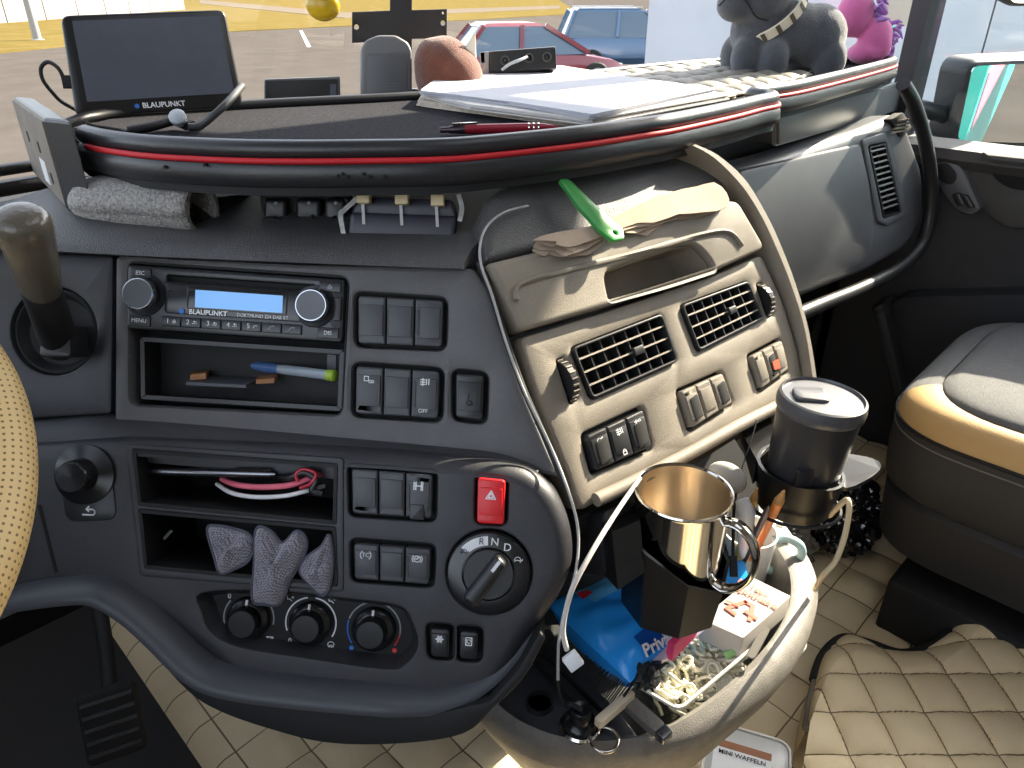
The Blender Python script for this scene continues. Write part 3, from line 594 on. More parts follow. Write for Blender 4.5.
low_bot = [tuple(p) for p in spline([(546, 636), (524, 676), (494, 706), (464, 732), (400, 742), (328, 741), (270, 727), (222, 710), (190, 690), (152, 648), (126, 616)], 4)]
plate('lower_shroud', D2.off(.010), rpoly(pxs(D2.off(.010), low_top+low_bot), .002), .004, -.09, BLKM, dash, .002)  # black instead of the lower plastic: shade of the down-facing side painted in
slab('console_sun_block', (.48, .47, .24), (.80, 1.2, .80), BLKM, dash)  # unseen console body, put in to keep the sun out of the footwell
# headlamp style rotary knob at the left of the lower panel
kf = D2.at((86, 474), (120, 476))
kq = plate('knob_plate', D2, rpoly(pxs(D2, [(60, 458), (110, 454), (118, 520), (66, 522)]), .01), .001, -.004, BLK, dash, .001)
lathe('round_knob', kf, [(.024, 0), (.024, .003), (.02, .004), (.0135, .006), (.0125, .018), (.011, .020), (.001, .019)], GL, kq, 32)
kl = D2.at((89, 512), (100, 512.5), .0012); icon('back', kl, .011, kq)
plate('panel_seam', D2, pxs(D2, [(38, 505), (41, 505), (58, 572), (55, 573)]), .0006, -.004, DEEP, dash)
# --- centre stack: flap, drawer, vent panel
V2 = Fr(VF.PW(490, 262), (nrm(188, 52)))
fl = pxs(V2, [(486, 262), (481, 225), (484, 200), (520, 178), (690, 152), (712, 168), (727, 194), (722, 199)])
plate('upper_flap', V2, rpoly(fl, [.004, .02, .02, .02, .01, .02, .008, .006]), .004, -.03, PAD, dash, .006, seg=3)
dr = pxs(VF, [(484, 266), (600, 237), (724, 203), (733, 204), (760, 250), (712, 272), (603, 308), (517, 333)])
DRH = [(598, 273), (640, 259), (672, 248), (690, 246), (702, 258), (710, 271), (660, 287), (604, 302)]
dro = plate('drawer', VF, rpoly(dr, [.004, .0, .0, .008, .01, 0, 0, .006]), .008, -.03, DASHL, dash, .004, [rpoly(pxs(VF, DRH), [.012, .02, .02, .012, .01, .006, .02, .004])], seg=3)
pocket('pull_recess', VF.off(.002), DRH, .04, DASHL, dro, .001, .006)
hdl = [VF.PW(x, y, .008) for x, y in ((516, 300), (520, 285), (560, 272), (640, 252), (700, 235), (728, 232), (742, 246))]
tube('pressed_crease', spline(hdl, 5), .0028, DASHL, dro, 6)
vp = pxs(VF, [(519, 338), (603, 312), (712, 276), (762, 254), (784, 302), (799, 352), (806, 392), (700, 448), (640, 478), (581, 512), (566, 470), (545, 418)])
TW1 = [(557, 360), (564, 357), (578, 399), (571, 404)]; TW2 = [(757, 284), (762, 282), (773, 314), (768, 318)]
plate('vent_panel', VF, rpoly(vp, .008), 0, -.03, DASHL, dash, .004, [hole(VF, q, .006) for q in (Q_VENT1, Q_VENT2)]+[hole(VF, q, .006) for q in BANKS3.values()]+[hole(VF, q, .002) for q in (TW1, TW2)])
VRIM = mat('vent_black', S(34, 34, 36), .4)
for q, nc in ((Q_VENT1, 7), (Q_VENT2, 7)):
    av = pocket('air_vent', VF, q, .035, VRIM, dash, .0022, .006, .002)
    c = qmap(pxs(VF, q))
    for i in range(1, nc):
        v, f = bar_vf(VF.W(*c(.02+.96*i/nc, .04), -.0065), VF.W(*c(.02+.96*i/nc, .96), -.0065), VF.n, .0013, .012); mesh('blade', v, f, VRIM, av, angle=0)
    for j in range(1, 4):
        v, f = bar_vf(VF.W(*c(.01, j/4), -.0012), VF.W(*c(.99, j/4), -.001), VF.n+VF.u*.15, .0016, .005); mesh('slat', v, f, DASHL, av, angle=0)
    plate('tab', VF, rpoly([c(.56, .42), c(.67, .42), c(.67, .58), c(.56, .58)], .001), .004, -.01, VRIM, av, .001)
    bo = ccw(rpoly(pxs(VF, q), .006)); plate('rim', VF, offset(bo, .0004), .0028, -.004, VRIM, av, .0008, [offset(bo, .0026)])
for q in (TW1, TW2):
    c = qmap(pxs(VF, q)); a, b = VF.W(*c(.5, 0), -.008), VF.W(*c(.5, 1), -.008); ctr = (a+b)/2; R = (b-a).length/2*1.05
    ax = VF.n.cross((b-a).normalized()); wf = Fr(ctr-ax*.003, ax, VF.n); tw = lathe('thumbwheel', wf, [(R*.5, 0), (R*.93, 0), (R*.93, .006), (R*.5, .006)], BLK, dash, 28)
    for k in range(9):
        a_ = math.radians(-68+17*k); p = wf.W(R*.93*math.cos(a_), R*.93*math.sin(a_), .003); v, f = bar_vf(p-ax*.003, p+ax*.003, wf.r*math.cos(a_)+wf.u*math.sin(a_), .0012, .002); mesh('rib', v, f, DASHL, tw, angle=0)
bG = bank(VF, BANKS3['G'], 3, dash, m=SWB, syms=[(0, .32, 'spot'), (0, .72, 'truck'), (1, .3, 'lamp'), (1, .75, 'lock'), (2, .3, 'lamp')], blackin=(0, 2))
bank(VF, BANKS3['H3'], 3, dash, m=DASHL, blackin=(0, 2)); bI = bank(VF, BANKS3['I'], 3, dash, m=DASHL, blackin=(1,))
plate('red_marker', VF, rpoly(pxs(VF, [(768, 363), (774, 360), (776, 369), (770, 371)]), .001), .006, .002, mat('orange_red', S(206, 84, 52), .5), bI)
# seam welt between driver panel and centre stack; curved end band of the centre stack
seam = [D1.PW(x, y, .004) for x, y in ((478, 262), (490, 290), (506, 340), (524, 390), (546, 440), (566, 490))]
tube('seam_welt', spline(seam, 5), .0026, BLKM, dash, 8)
bo_ = [(690, 148), (712, 158), (738, 180), (756, 208), (772, 240), (790, 287), (803, 335), (812, 390)]; bi_ = [(682, 150), (704, 166), (726, 192), (742, 212), (757, 240), (777, 285), (793, 332), (801, 390)]
rings = []
for (o1, i1) in zip(spline([VF.P(*p) for p in bo_], 4), spline([VF.P(*p) for p in bi_], 4)):
    i1 = i1+(o1-i1)*.42
    rings.append([VF.W(*i1, -.03), VF.W(*i1, .004), VF.W(*(i1+(o1-i1)*.2), .009), VF.W(*(i1+(o1-i1)*.85), .009), VF.W(*o1, .004), VF.W(*o1, -.16), VF.W(*i1, -.16)])
v, f = ring_vf(rings); mesh('end_band', v, f, DASHL, dash, angle=45)
# lower lip bar of the centre stack and cavity behind the fold-out holders
lip = [VF.PW(x, y, .006) for x, y in ((596, 500), (640, 479), (690, 453), (740, 425), (786, 402))]
v, f = tube_vf(spline(lip, 4), .0062, 10); mesh('lip_bar', v, f, DASHL, dash, angle=60)
cav = pxs(VF, [(588, 508), (640, 484), (700, 452), (790, 400), (830, 470), (840, 560), (760, 640), (560, 640), (566, 540)])
plate('lower_cavity', VF.off(-.10), cav, 0, -.02, BLKM, dash)
plate('cavity_roof', FLAT(Vector((.55, .37, .80))), [(-.16, -.06), (.18, -.08), (.18, .1), (-.16, .1)], .01, -.01, BLKM, dash)
# frame piece left of the mug
plate('holder_frame', VF, rpoly(pxs(VF, [(600, 512), (628, 500), (632, 560), (606, 580), (598, 560)]), .006), .004, -.05, BLK, dash, .002)
# --- passenger side: shelf, glovebox, side vent, rubber edge tube
GF = Fr(Vector((1.1, .49, .9)), nrm(184, 9))
GLV = mat('glovebox_grey', S(82, 84, 88), .42, bump=.15, bscale=1500, var=.08, vscale=10)
plate('passenger_fascia', GF, rpoly(pxs(GF, [(690, 178), (770, 158), (860, 130), (905, 112), (925, 170), (925, 220), (908, 250), (870, 272), (800, 300), (740, 320), (690, 300)]), .03), 0, -.05, GLV, dash, .02, [hole(GF, [(867, 147), (883, 143), (899, 212), (882, 218)], .006)], seg=4)
plate('glovebox_lid', GF, rpoly(pxs(GF, [(736, 171), (858, 144), (867, 185), (872, 235), (866, 262), (806, 286), (740, 300)]), .01), .006, -.01, GLV, dash, .005)
sv = pocket('side_vent', GF, [(867, 147), (883, 143), (899, 212), (882, 218)], .035, VRIM, dash, .003, .006, .004); c = qmap(pxs(GF, [(867, 147), (883, 143), (899, 212), (882, 218)]))
for j in range(1, 12): v, f = bar_vf(GF.W(*c(.05, j/12.5), -.001), GF.W(*c(.95, j/12.5), -.001), GF.n+GF.u*.5, .003, .01); mesh('slat', v, f, VRIM, sv, angle=0)
for s in (.33, .66): v, f = bar_vf(GF.W(*c(s, .02), -.012), GF.W(*c(s, .9), -.012), GF.n, .002, .016); mesh('blade', v, f, VRIM, sv, angle=0)
plate('vent_surround', GF, rpoly(pxs(GF, [(860, 140), (884, 132), (908, 215), (886, 226), (876, 222)]), .008), .004, -.004, GLV, dash, .003, [rpoly(pxs(GF, [(866, 146), (884, 142), (900, 212.5), (881.5, 219)]), .006)])
dm = plate('demister_grille', GF, rpoly(pxs(GF, [(888, 120), (901, 112), (910, 128), (899, 138)]), .008), .004, -.01, DEEP, dash, .001)
for j in range(4):
    a, b = GF.PW(891+2.5*j, 133-4*j+8*0, .006), GF.PW(906+1*j, 124-3.5*j+6, .006); v, f = bar_vf(a, b, GF.n, .003, .004); mesh('slat', v, f, DASHL, dm)
rub = [GF.PW(x, y, .02) for x, y in ((903, 84), (914, 104), (925, 140), (931, 180), (930, 215), (921, 245), (900, 268), (862, 288), (820, 305), (780, 322))]
tube('rubber_edge', spline(rub, 6), .012, BLK, dash, 10)
plate('passenger_shelf', FLAT(Vector((1.15, .68, .955))), [(-.42, -.1), (.42, -.1), (.42, .14), (.3, .22), (-.42, .26)], .02, -.02, PAD, dash, .01)
plate('under_dash_panel', Fr(Vector((1.15, .66, .55)), nrm(182, -8)), [(-.5, -.36), (.5, -.36), (.5, .22), (-.5, .22)], .02, -.02, BLKM, dash, .02)
# ================================================================== TRAY ON THE DASH
LEATH = mat('black_leather', S(40, 40, 43), .36, bump=.12, bscale=500); FELT = mat('felt', S(50, 50, 54), .95, spec=.05, bump=.8, bscale=900, var=.25, vscale=250, dust=.25)
RZ = 1.095; FZ = 1.077
fpx = [(76, 126), (100, 131), (140, 136), (190, 139), (246, 141), (310, 141.5), (360, 141), (406, 140.5), (445, 139.5), (476, 137.5), (530, 132.5), (590, 126), (640, 119), (677, 113.5), (735, 102), (760, 96)]
fpath = [Zp(x, y, RZ) for x, y in fpx]
e1 = fpath[-1]
front = [Vector(p) for p in fpath]+[Vector((e1.x+.045, e1.y+.002, RZ)), Vector((e1.x+.068, e1.y+.016, RZ)), Vector((e1.x+.074, e1.y+.036, RZ)), Vector((e1.x+.088, e1.y+.047, RZ))]
s2 = [Zp(x, y, RZ) for x, y in ((800, 80.5), (843, 71), (880, 62), (897, 57))]; off2 = front[-1].y-s2[0].y
front += [Vector((p.x, p.y, RZ)) for p in s2]
endp = front[-1]; front += [Vector((endp.x+.035, endp.y+.03, RZ)), Vector((endp.x+.04, endp.y+.07, RZ)), Vector((endp.x+.015, endp.y+.12, RZ))]
fs = spline(front, 4)
back = [(front[-1].x-.1, .80), (1.2, .83), (.95, .82), (.78, .79), (.62, .80), (.44, .87), (.29, .91), (.225, .86)]
tray = thing('dash_tray', 'black felt-topped dashboard tray with padded rim and red piping', 'tray', (.8, .65, 1.03))
outl = [(p.x, p.y) for p in fs]+back
plate('tray_board', FLAT((0, 0, 0)), outl, 1.068, 1.052, BLKM, tray)
plate('felt_top', FLAT((0, 0, 0)), offset(ccw(outl), .003), FZ, 1.068, FELT, tray)
v, f = sweep_vf(fs, [(-.006+.0085*math.cos(a), -.0075+.008*math.sin(a)) for a in [2*PI*k/12 for k in range(12)]]); mesh('rim_roll', v, f, LEATH, tray, angle=80)
v, f = sweep_vf(fs, [(-.006, -.013), (.002, -.0145), (.0055, -.021), (.0062, -.028), (.0042, -.0345), (-.001, -.037), (-.006, -.0365)]); mesh('rim_skirt', v, f, LEATH, tray, angle=80)
v, f = sweep_vf([p for p in fs[2:]], [(.0028+.0026*math.cos(a), -.0148+.0026*math.sin(a)) for a in [2*PI*k/6 for k in range(6)]]); mesh('red_piping', v, f, RED, tray, angle=80, label='red piping along the rim')
bk = spline([Vector((x, y, FZ+.004)) for x, y in back], 4); tube('back_lip', bk, .006, BLK, tray, 8)
# plain grey drawer plate hanging under the right wing of the tray
a0, a1 = Zp(786, 107, 1.053), Zp(902, 76, 1.053); uf = Fr(a0, (a1-a0).cross(Vector((0, 0, 1))))
uq = pxs(uf, [(779, 116), (904, 83), (902, 109), (779, 145)])
ud = plate('under_drawer', uf, rpoly(uq, .003), 0, -.2, mat('drawer_grey', S(72, 74, 78), .45), tray, .002); plate('drawer_edge', uf, offset(ccw(rpoly(uq, .003)), -.002), -.004, -.01, mat('alu_edge', S(150, 152, 156), .4, .5), ud)
for x, y in ((338, 176), (348, 177), (364, 174), (370, 177), (385, 177), (165, 167), (205, 165), (343, 174)):
    p = min(fs, key=lambda q: abs((q-CAM).dot(cr)/(q-CAM).dot(cf)*F_PX+512-x)); i = fs.index(p); t = (fs[i+1]-fs[i-1]).normalized(); o = t.cross(Vector((0, 0, 1)))
    sf = Fr(p+o*.0068+Vector((0, 0, -.027)), o); q = sf.P(x, y); plate('screw_hole', sf, circ(q[0], q[1], .0014, 8), .0012, -.002, DEEP, tray)
# upright end block at the left of the tray
bt = [Zp(43, 118, 1.105), Zp(71, 121, 1.105), None, Zp(12, 96, 1.105)]; bt[2] = bt[1]+(bt[3]-bt[0])
eb = thing('end_block', 'upright black block with grey holed side at the end of the tray', 'bracket', (bt[0].x, bt[0].y, 1.01))
dn = Vector((0, 0, -.078)); v, f = hexa_vf([p+dn for p in bt]+bt); o = mesh('block', v, f, LEATH, eb, angle=0); bv = o.modifiers.new('b', 'BEVEL'); bv.width = .003; bv.segments = 2
sfr = Fr(bt[0], (bt[3]-bt[0]).cross(Vector((0, 0, 1)))*1.0)
if sfr.n.dot(CAM-bt[0]) < 0: sfr = Fr(bt[0], -sfr.n)
la = abs((bt[3]-bt[0]).dot(sfr.r)); sg = 1 if (bt[3]-bt[0]).dot(sfr.r) > 0 else -1
plate('side_plate', sfr, rpoly([(sg*.003, -.003), (sg*(la-.003), -.003), (sg*(la-.003), -.075), (sg*.003, -.075)], .002), .0015, -.001, mat('side_grey', S(120, 112, 104), .6, var=.15, vscale=40), eb)
for x, y in ((30, 136), (41, 147), (54, 178)): q = sfr.P(x, y); plate('slot_hole', sfr, rrect(q[0], q[1], .007, .010, .002), .002, .0005, DEEP, eb)
q = sfr.P(47, 171); plate('paper_label', sfr, rrect(q[0], q[1], .03, .022, .002), .0019, .001, WHT, eb)
for ya, yb, r_ in ((172, 164, .006), (191, 182, .008)): tube('screen_rail', [Yp(-70, ya+4, .90), Yp(-10, ya, .92), Yp(44, yb, .94)], r_, BLK, eb)
# --- navigation tablet
a, b = Zp(76, 118, FZ+.003), Zp(244, 107, FZ+.003); rx = (b-a).normalized(); hn = rx.cross(Vector((0, 0, 1))); rec = math.radians(16)
tf = Fr(a, hn*math.cos(rec)+Vector((0, 0, 1))*math.sin(rec), rx)
tb = thing('tablet', 'black navigation tablet with dark screen leaning on the tray', 'tablet', a)
plate('body', tf, rpoly(pxs(tf, [(60, 15), (225, 9), (244, 107), (76, 117)]), .009), 0, -.014, mat('tablet_black', S(24, 24, 26), .3), tb, .003, seg=3)
scr = plate('screen', tf, rpoly(pxs(tf, [(72, 21), (219, 16), (234.5, 93), (87, 102)]), .001), .0006, -.002, mat('dark_screen', S(84, 87, 98), .25, var=.06, vscale=30), tb)
lf = tf.at((164, 104.6), (200, 102.6), .0006); text('BLAUPUNKT', lf, .0078, WHT, tb, bold=.02)
plate('dot', lf, circ(-.0275, 0, .0024, 14), .0005, 0, BLU, tb)
cc = [tf.PW(72, 82, -.007), tf.PW(62, 82, -.007)]; v, f = bar_vf(cc[0], cc[1], tf.u, .008, .012); mesh('plug', v, f, BLKM, tb)
tube('cable', spline([tf.PW(64, 79, -.007), tf.PW(58, 68, -.008), tf.PW(48, 62, -.012), tf.PW(41, 68, -.016), tf.PW(43, 80, -.02), tf.PW(52, 92, -.025), tf.PW(62, 102, -.03), tf.PW(80, 112, -.03)], 5), .0021, BLKM, tb, 8)
v, f = bar_vf(tf.W(.08, .05, -.014), Vector(tf.W(.08, .0, -.05)), tf.r, .006, .05); mesh('stand', v, f, BLKM, tb)
# --- headset lying in front of the tablet
hs = thing('headset', 'black wired headset with grey ear button lying before the tablet', 'headset', Zp(180, 126, FZ))
def TP(x, y, z): return Zp(x, y, FZ+z)
tube('band', spline([TP(128, 131, .004), TP(150, 127, .006), TP(172, 121, .009), TP(186, 119, .011)], 5), .0045, BLKM, hs)
tube('boom', spline([TP(188, 127, .006), TP(200, 126, .006), TP(214, 115, .016), TP(228, 102, .026), TP(242, 86, .034)], 5), [.004]*6+[.0036]*15, mat('boom_grey', S(58, 58, 58), .5), hs)
ef = Fr(TP(178, 118, .014), nrm(215, 40)); lathe('ear_button', ef, [(.005, -.008), (.008, -.002), (.008, .003), (.006, .005), (.001, .0055)], mat('pale_grey', S(170, 176, 182), .5), hs, 20)
v, f = bar_vf(TP(176, 119, .01), TP(190, 126, .006), (0, 0, 1), .01, .008); mesh('hinge', v, f, BLKM, hs)
tube('wire', spline([TP(128, 131, .004), TP(110, 128, .003), TP(96, 126, .003), TP(84, 122, .003)], 4), .0014, BLKM, hs, 6)
# --- pen
p0, p1 = Zp(440, 130, FZ+.005), Zp(561, 127, FZ+.005); ax = (p1-p0).normalized(); Lp = (p1-p0).length; pf = Fr(p0, ax)
pen = thing('red_pen', 'dark red ballpoint pen lying at the tray rim', 'pen', p0)
lathe('barrel', pf, [(.0042, Lp*.2), (.0046, Lp*.25), (.0046, Lp*.75), (.0038, Lp*.86)], mat('red_lacquer', S(140, 26, 44), .3), pen, 16); lathe('push_button', pf, [(.002, 0), (.0028, .001), (.0028, Lp*.07), (.0036, Lp*.08), (.0044, Lp*.2)], mat('dark_metal', S(70, 60, 66), .3, .8), pen, 14)
for k in (.72, .76, .80): lathe('ring', pf, [(.0046, Lp*k), (.005, Lp*(k+.008)), (.0046, Lp*(k+.016))], CHROME, pen, 16, False)
lathe('tip', pf, [(.0038, Lp*.86), (.0012, Lp*.98), (.0005, Lp)], mat('red_lacquer', S(140, 26, 44)), pen, 12); v, f = bar_vf(pf.W(0, .005, Lp*.1), pf.W(0, .0055, Lp*.3), ax.cross(Vector((0, 0, 1))), .002, .003); mesh('clip', v, f, CHROME, pen)
# --- papers
PAPER = mat('paper', S(172, 173, 182), .8, var=.03, vscale=20); NEWS = mat('newsprint', S(186, 174, 160), .85, var=.2, vscale=160); PRINT = mat('news_ink', S(120, 104, 96), .8)
pz = FZ+.001
stk = [((421, 95), (437, 80), (565, 66), (738, 92), (594, 122), (575, 120), (418, 100)), ((424, 93), (440, 78), (560, 65), (730, 94), (592, 119), (470, 104)), ((420, 90), (438, 77), (552, 66), (716, 88), (593, 114), (510, 101))]
zz = pz
for k, (poly, th, m, nm, lab) in enumerate(((stk[0], .007, NEWS, 'newspaper', 'folded newspaper at the bottom of the paper stack'), (stk[1], .006, mat('grey_pages', S(196, 192, 190), .85), 'magazine', 'grey-edged magazine in the middle of the paper stack'), (stk[2], .005, PAPER, 'paper_sheets', 'white loose sheets on top of the paper stack'))):
    pts = [Zp(x, y, zz+th) for x, y in poly]; ol = ccw([(p.x, p.y) for p in pts]); ol = rpoly(ol, .006, 2)
    t = thing(nm, lab, 'paper', Vector((ol[0][0], ol[0][1], zz))); n_ = 4
    for j in range(n_):
        sh = [(x+rnd.uniform(-.0025, .0025), y+rnd.uniform(-.0025, .0025)) for x, y in ol] if j < n_-1 else ol
        plate('sheet', FLAT((0, 0, 0)), sh, zz+th*(j+1)/n_-.0002, zz+th*j/n_, m, t)
    if k == 0:
        q0, q1 = Zp(430, 102, zz+.003), Zp(580, 123, zz+.003); d = (q1-q0).normalized(); fr = Fr(q0, d.cross(Vector((0, 0, 1))), d); text('NOVIKOVINGEN  BAU', Fr(q0.lerp(q1, .45)+fr.n*.004, fr.n, d), .006, PRINT, t, 'printed_edge')
        for j in range(12): v, f = line_vf(Fr(q0+fr.n*.0036, fr.n, d), [(.01+j*.012, rnd.uniform(-.002, .002)), (.016+j*.012, rnd.uniform(-.002, .002))], .0012); mesh('print_mark', v, f, rnd.choice([PRINT, RED, BLU]), t, angle=0)
    zz += th
# --- quilted mat on the right half of the tray
QM = mat('quilt_grey', S(112, 108, 100), .6, bump=.2, bscale=500)
qa = [Zp(565, 74, FZ), Zp(742, 57, FZ), Zp(800, 72, FZ), Zp(690, 94, FZ)]
def quilt(u, v, nu, nv, amp): return amp*(abs(math.sin(PI*u*nu))*abs(math.sin(PI*v*nv)))**.45
qa = [Vector((.93, .80, FZ)), Vector((1.32, .80, FZ)), Vector((1.24, .56, FZ)), Vector((.90, .51, FZ))]
sheet('quilted_mat', lambda s, t: (qa[0]*(1-s)+qa[1]*s)*(1-t)+(qa[3]*(1-s)+qa[2]*s)*t+Vector((0, 0, .0045+quilt(s, t, 7, 6, .007))), 84, 60, .004, QM, label='small grey quilted mat lying on the tray', cat='mat')
# --- things at the windscreen
YB = .905
wf = Fr(Vector((.6, YB, 1.1)), nrm(212, 8))
sd_ = thing('small_display', 'small black display standing behind the tray edge', 'display', wf.PW(302, 108))
plate('body', wf, rpoly(pxs(wf, [(264, 79), (340, 76), (341, 118), (264, 118)]), .003), 0, -.02, mat('display_grey', S(96, 98, 100), .4), sd_, .002); plate('screen', wf, rpoly(pxs(wf, [(266, 81), (338, 79), (338, 116), (266, 116)]), .002), .0006, -.001, mat('tablet_black', S(24, 24, 26)), sd_)
plate('button', wf, pxs(wf, [(330, 84), (336, 84), (336, 97), (330, 97)]), .0012, 0, mat('dark_screen', S(40, 42, 50)), sd_)
ob = thing('toll_box', 'grey rounded toll box standing behind the tray edge', 'device', wf.PW(386, 112)); OBM = mat('obu_grey', S(108, 108, 110), .5, bump=.1)
bo = rpoly(pxs(wf, [(361, 112), (361, 48), (366, 40), (378, 35), (396, 35), (408, 42), (412, 50), (412, 112)]), .004)
plate('shell', wf, bo, 0, -.035, OBM, ob, .004, seg=3); plate('front_face', wf, rpoly(pxs(wf, [(367, 110), (367, 54), (408, 52), (408, 110)]), .004), .002, -.004, mat('obu_front', S(92, 93, 96), .45), ob, .002)
for k in range(3): v, f = line_vf(wf, pxs(wf, [(380, 84+k*3), (400, 83.5+k*3)]), .001, .0024); mesh('rib', v, f, OBM, ob, angle=0)
wf2 = Fr(Vector((.7, .985, 1.2)), nrm(214, 0))
cp = thing('mount_plate', 'black cross-shaped mounting plate at the windscreen', 'mount', wf2.PW(400, 45))
plate('plate', wf2, pxs(wf2, [(352, 12), (390, 10.5), (390, -60), (412, -60), (412, 10), (447, 9), (447, 38), (412, 39), (412, 90), (390, 92), (390, 41), (352, 43)]), 0, -.004, mat('mount_black', S(34, 34, 38), .5), cp, .001, [circ(*wf2.P(356.5, 27), .0035, 12), circ(*wf2.P(443, 23), .0035, 12), circ(*wf2.P(443, 13), .0018, 8)])
v, f = bar_vf(wf2.PW(401, 88), wf2.PW(401, 115), wf2.n, .05, .012); mesh('foot', v, f, MATS['mount_black'], cp)
# fox head plush
def plush(name, label, cat, base, right, fwd, blobs, m, voxel=.004, extra=None, smooth=6):
    up_ = Vector((0, 0, 1)); mb = MB(); rot = Matrix((right, fwd, up_)).transposed()
    for (x, y, z, rx, ry, rz) in blobs: mb.add(sph_vf(base+right*x+fwd*y+up_*z, rx, ry, rz, rot, 16, 12))
    t = thing(name, label, cat, base); o = mb.build('body', m, t); r = o.modifiers.new('r', 'REMESH'); r.mode = 'VOXEL'; r.voxel_size = voxel; r.use_smooth_shade = True
    s = o.modifiers.new('s', 'SMOOTH'); s.iterations = smooth; s.factor = .5; return t
hr = Vector((cr.x, cr.y, 0)).normalized(); hfw = Vector((cf.x, cf.y, 0)).normalized()
fb = Zp(446, 96, 1.05); fb = Yp(446, 93, .83); ks = (fb-CAM).dot(cf)/F_PX
FOX = mat('fox_fur', S(104, 50, 26), .95, bump=1, bscale=700, sheen=.5, var=.15, vscale=60)
fx = plush('fox_plush', 'brown fox plush with white ear tip behind the papers', 'plush toy', Vector((fb.x, fb.y, 1.055)), hr, hfw, [(0, 0, .045, .042, .038, .048), (.014, -.005, .04, .038, .038, .04), (-.016, 0, .055, .026, .03, .036)], FOX)
eb_ = Vector((fb.x, fb.y, 1.055)); mb = MB()
er = [eb_+hr*x+Vector((0, 0, z))+hfw*y for x, z, y in ((.026, .074, -.008), (.042, .064, -.008), (.042, .066, .008), (.028, .076, .008))]; tip = eb_+hr*.042+Vector((0, 0, .098))
mesh('ear', er+[tip], [(0, 1, 4), (1, 2, 4), (2, 3, 4), (3, 0, 4), (3, 2, 1, 0)], mat('cream_fur', S(226, 216, 196), .95), fx, label='white pointed ear')
# socket box behind papers
sbf = Fr(Yp(520, 62, .80), nrm(222, 10)); sb_ = thing('socket_box', 'black box with round sockets lying behind the papers', 'socket box', sbf.PW(520, 74))
plate('body', sbf, rpoly(pxs(sbf, [(489, 51), (556, 46), (557, 69), (489, 74)]), .003), 0, -.03, BLK, sb_, .003); plate('end_cap', sbf, rpoly(pxs(sbf, [(480, 52), (489, 51), (489, 74), (481, 74)]), .001), -.002, -.028, mat('alu_edge', S(150, 152, 156)), sb_, .001)
for x, y in ((505, 60.5), (529, 58), (547, 57)):
    c_ = sbf.at((x, y)); s_ = lathe('socket', c_, [(.0065, 0), (.0065, .002), (.005, .002), (.0048, -.004), (.001, -.004)], mat('socket_grey', S(80, 80, 80), .4), sb_, 20); lathe('contact', c_, [(.0012, -.004), (.0012, .001), (.0003, .001)], CHROME, s_, 8)
tube('wire', spline([sbf.PW(527, 57, .004), sbf.PW(520, 60, .014), sbf.PW(510, 64, .016), sbf.PW(502, 70, .012)], 5), .0022, mat('pale_grey', S(170, 176, 182)), sb_, 8)
# yellow air freshener
yf = Yp(323, 6, .93); YEL = mat('yellow_gel', S(206, 168, 30), .25, trans=.2)
af = thing('air_freshener', 'yellow fish-like air freshener hanging at the windscreen', 'air freshener', yf)
v, f = sph_vf(yf, .022, .012, .018, Matrix((hr, hfw, Vector((0, 0, 1)))).transposed(), 20, 12); mesh('body', v, f, YEL, af); v, f = sph_vf(yf+hr*.006+Vector((0, 0, .012)), .012, .008, .012, Matrix((hr, hfw, Vector((0, 0, 1)))).transposed(), 14, 8); mesh('bulge', v, f, YEL, af)
tube('cord', [yf+Vector((0, 0, .02)), yf+Vector((0, .02, .3)), yf+Vector((0, -.05, 1.1))], .0006, BLKM, af, 5)
# --- plush dog
db = Zp(800, 66, FZ+.002); db = Vector((1.27, .635, FZ)); dk = (db-CAM).dot(cf)/F_PX
DOG = mat('dog_fur', S(70, 72, 80), .95, bump=1, bscale=600, sheen=.5, var=.15, vscale=60)
dr_, df_ = hr, hfw
blobs = [(.0, 0, .062, .085, .055, .048), (-.035, 0, .066, .055, .052, .05), (.05, 0, .056, .05, .055, .05), (-.068, -.03, .026, .024, .026, .034), (-.028, -.045, .024, .026, .028, .034), (-.07, .03, .026, .024, .026, .034), (.068, -.035, .024, .026, .03, .034), (.05, .04, .026, .03, .03, .034), (-.055, -.015, .118, .05, .05, .05), (-.092, -.025, .103, .032, .03, .026), (.078, .01, .06, .02, .03, .03)]
dg = plush('dog_plush', 'dark grey plush bull terrier with plaid collar standing on the tray', 'plush toy', db, dr_, df_, blobs, DOG, .004)
cfr_ = Fr(db+dr_*-.028+df_*-.008+Vector((0, 0, .085)), (dr_*.62+df_*.2+Vector((0, 0, -.75))))
CREAM = mat('collar_cream', S(214, 204, 184), .8); BRN = mat('collar_brown', S(84, 72, 60), .8)
v, f = lathe_vf(cfr_, [(.052, -.008), (.0555, -.007), (.0555, .007), (.052, .008)], 28, False); cl = mesh('collar', v, f, CREAM, dg, label='cream plaid collar')
for k in range(14):
    a_ = 2*PI*k/14; u_ = cfr_.r*math.cos(a_)+cfr_.u*math.sin(a_); tt = cfr_.n.cross(u_); p = cfr_.o+u_*.0558; v, f = bar_vf(p-cfr_.n*.007, p+cfr_.n*.007, u_, .007, .001); mesh('check', v, f, BRN, cl, angle=0)
mo = [db+dr_*x+df_*y+Vector((0, 0, z)) for x, y, z in ((-.122, -.035, .102), (-.108, -.05, .118), (-.09, -.056, .112), (-.07, -.06, .088), (-.05, -.06, .082))]; tube('mouth_seam', spline(mo, 5), .0015, BLKM, dg, 6)
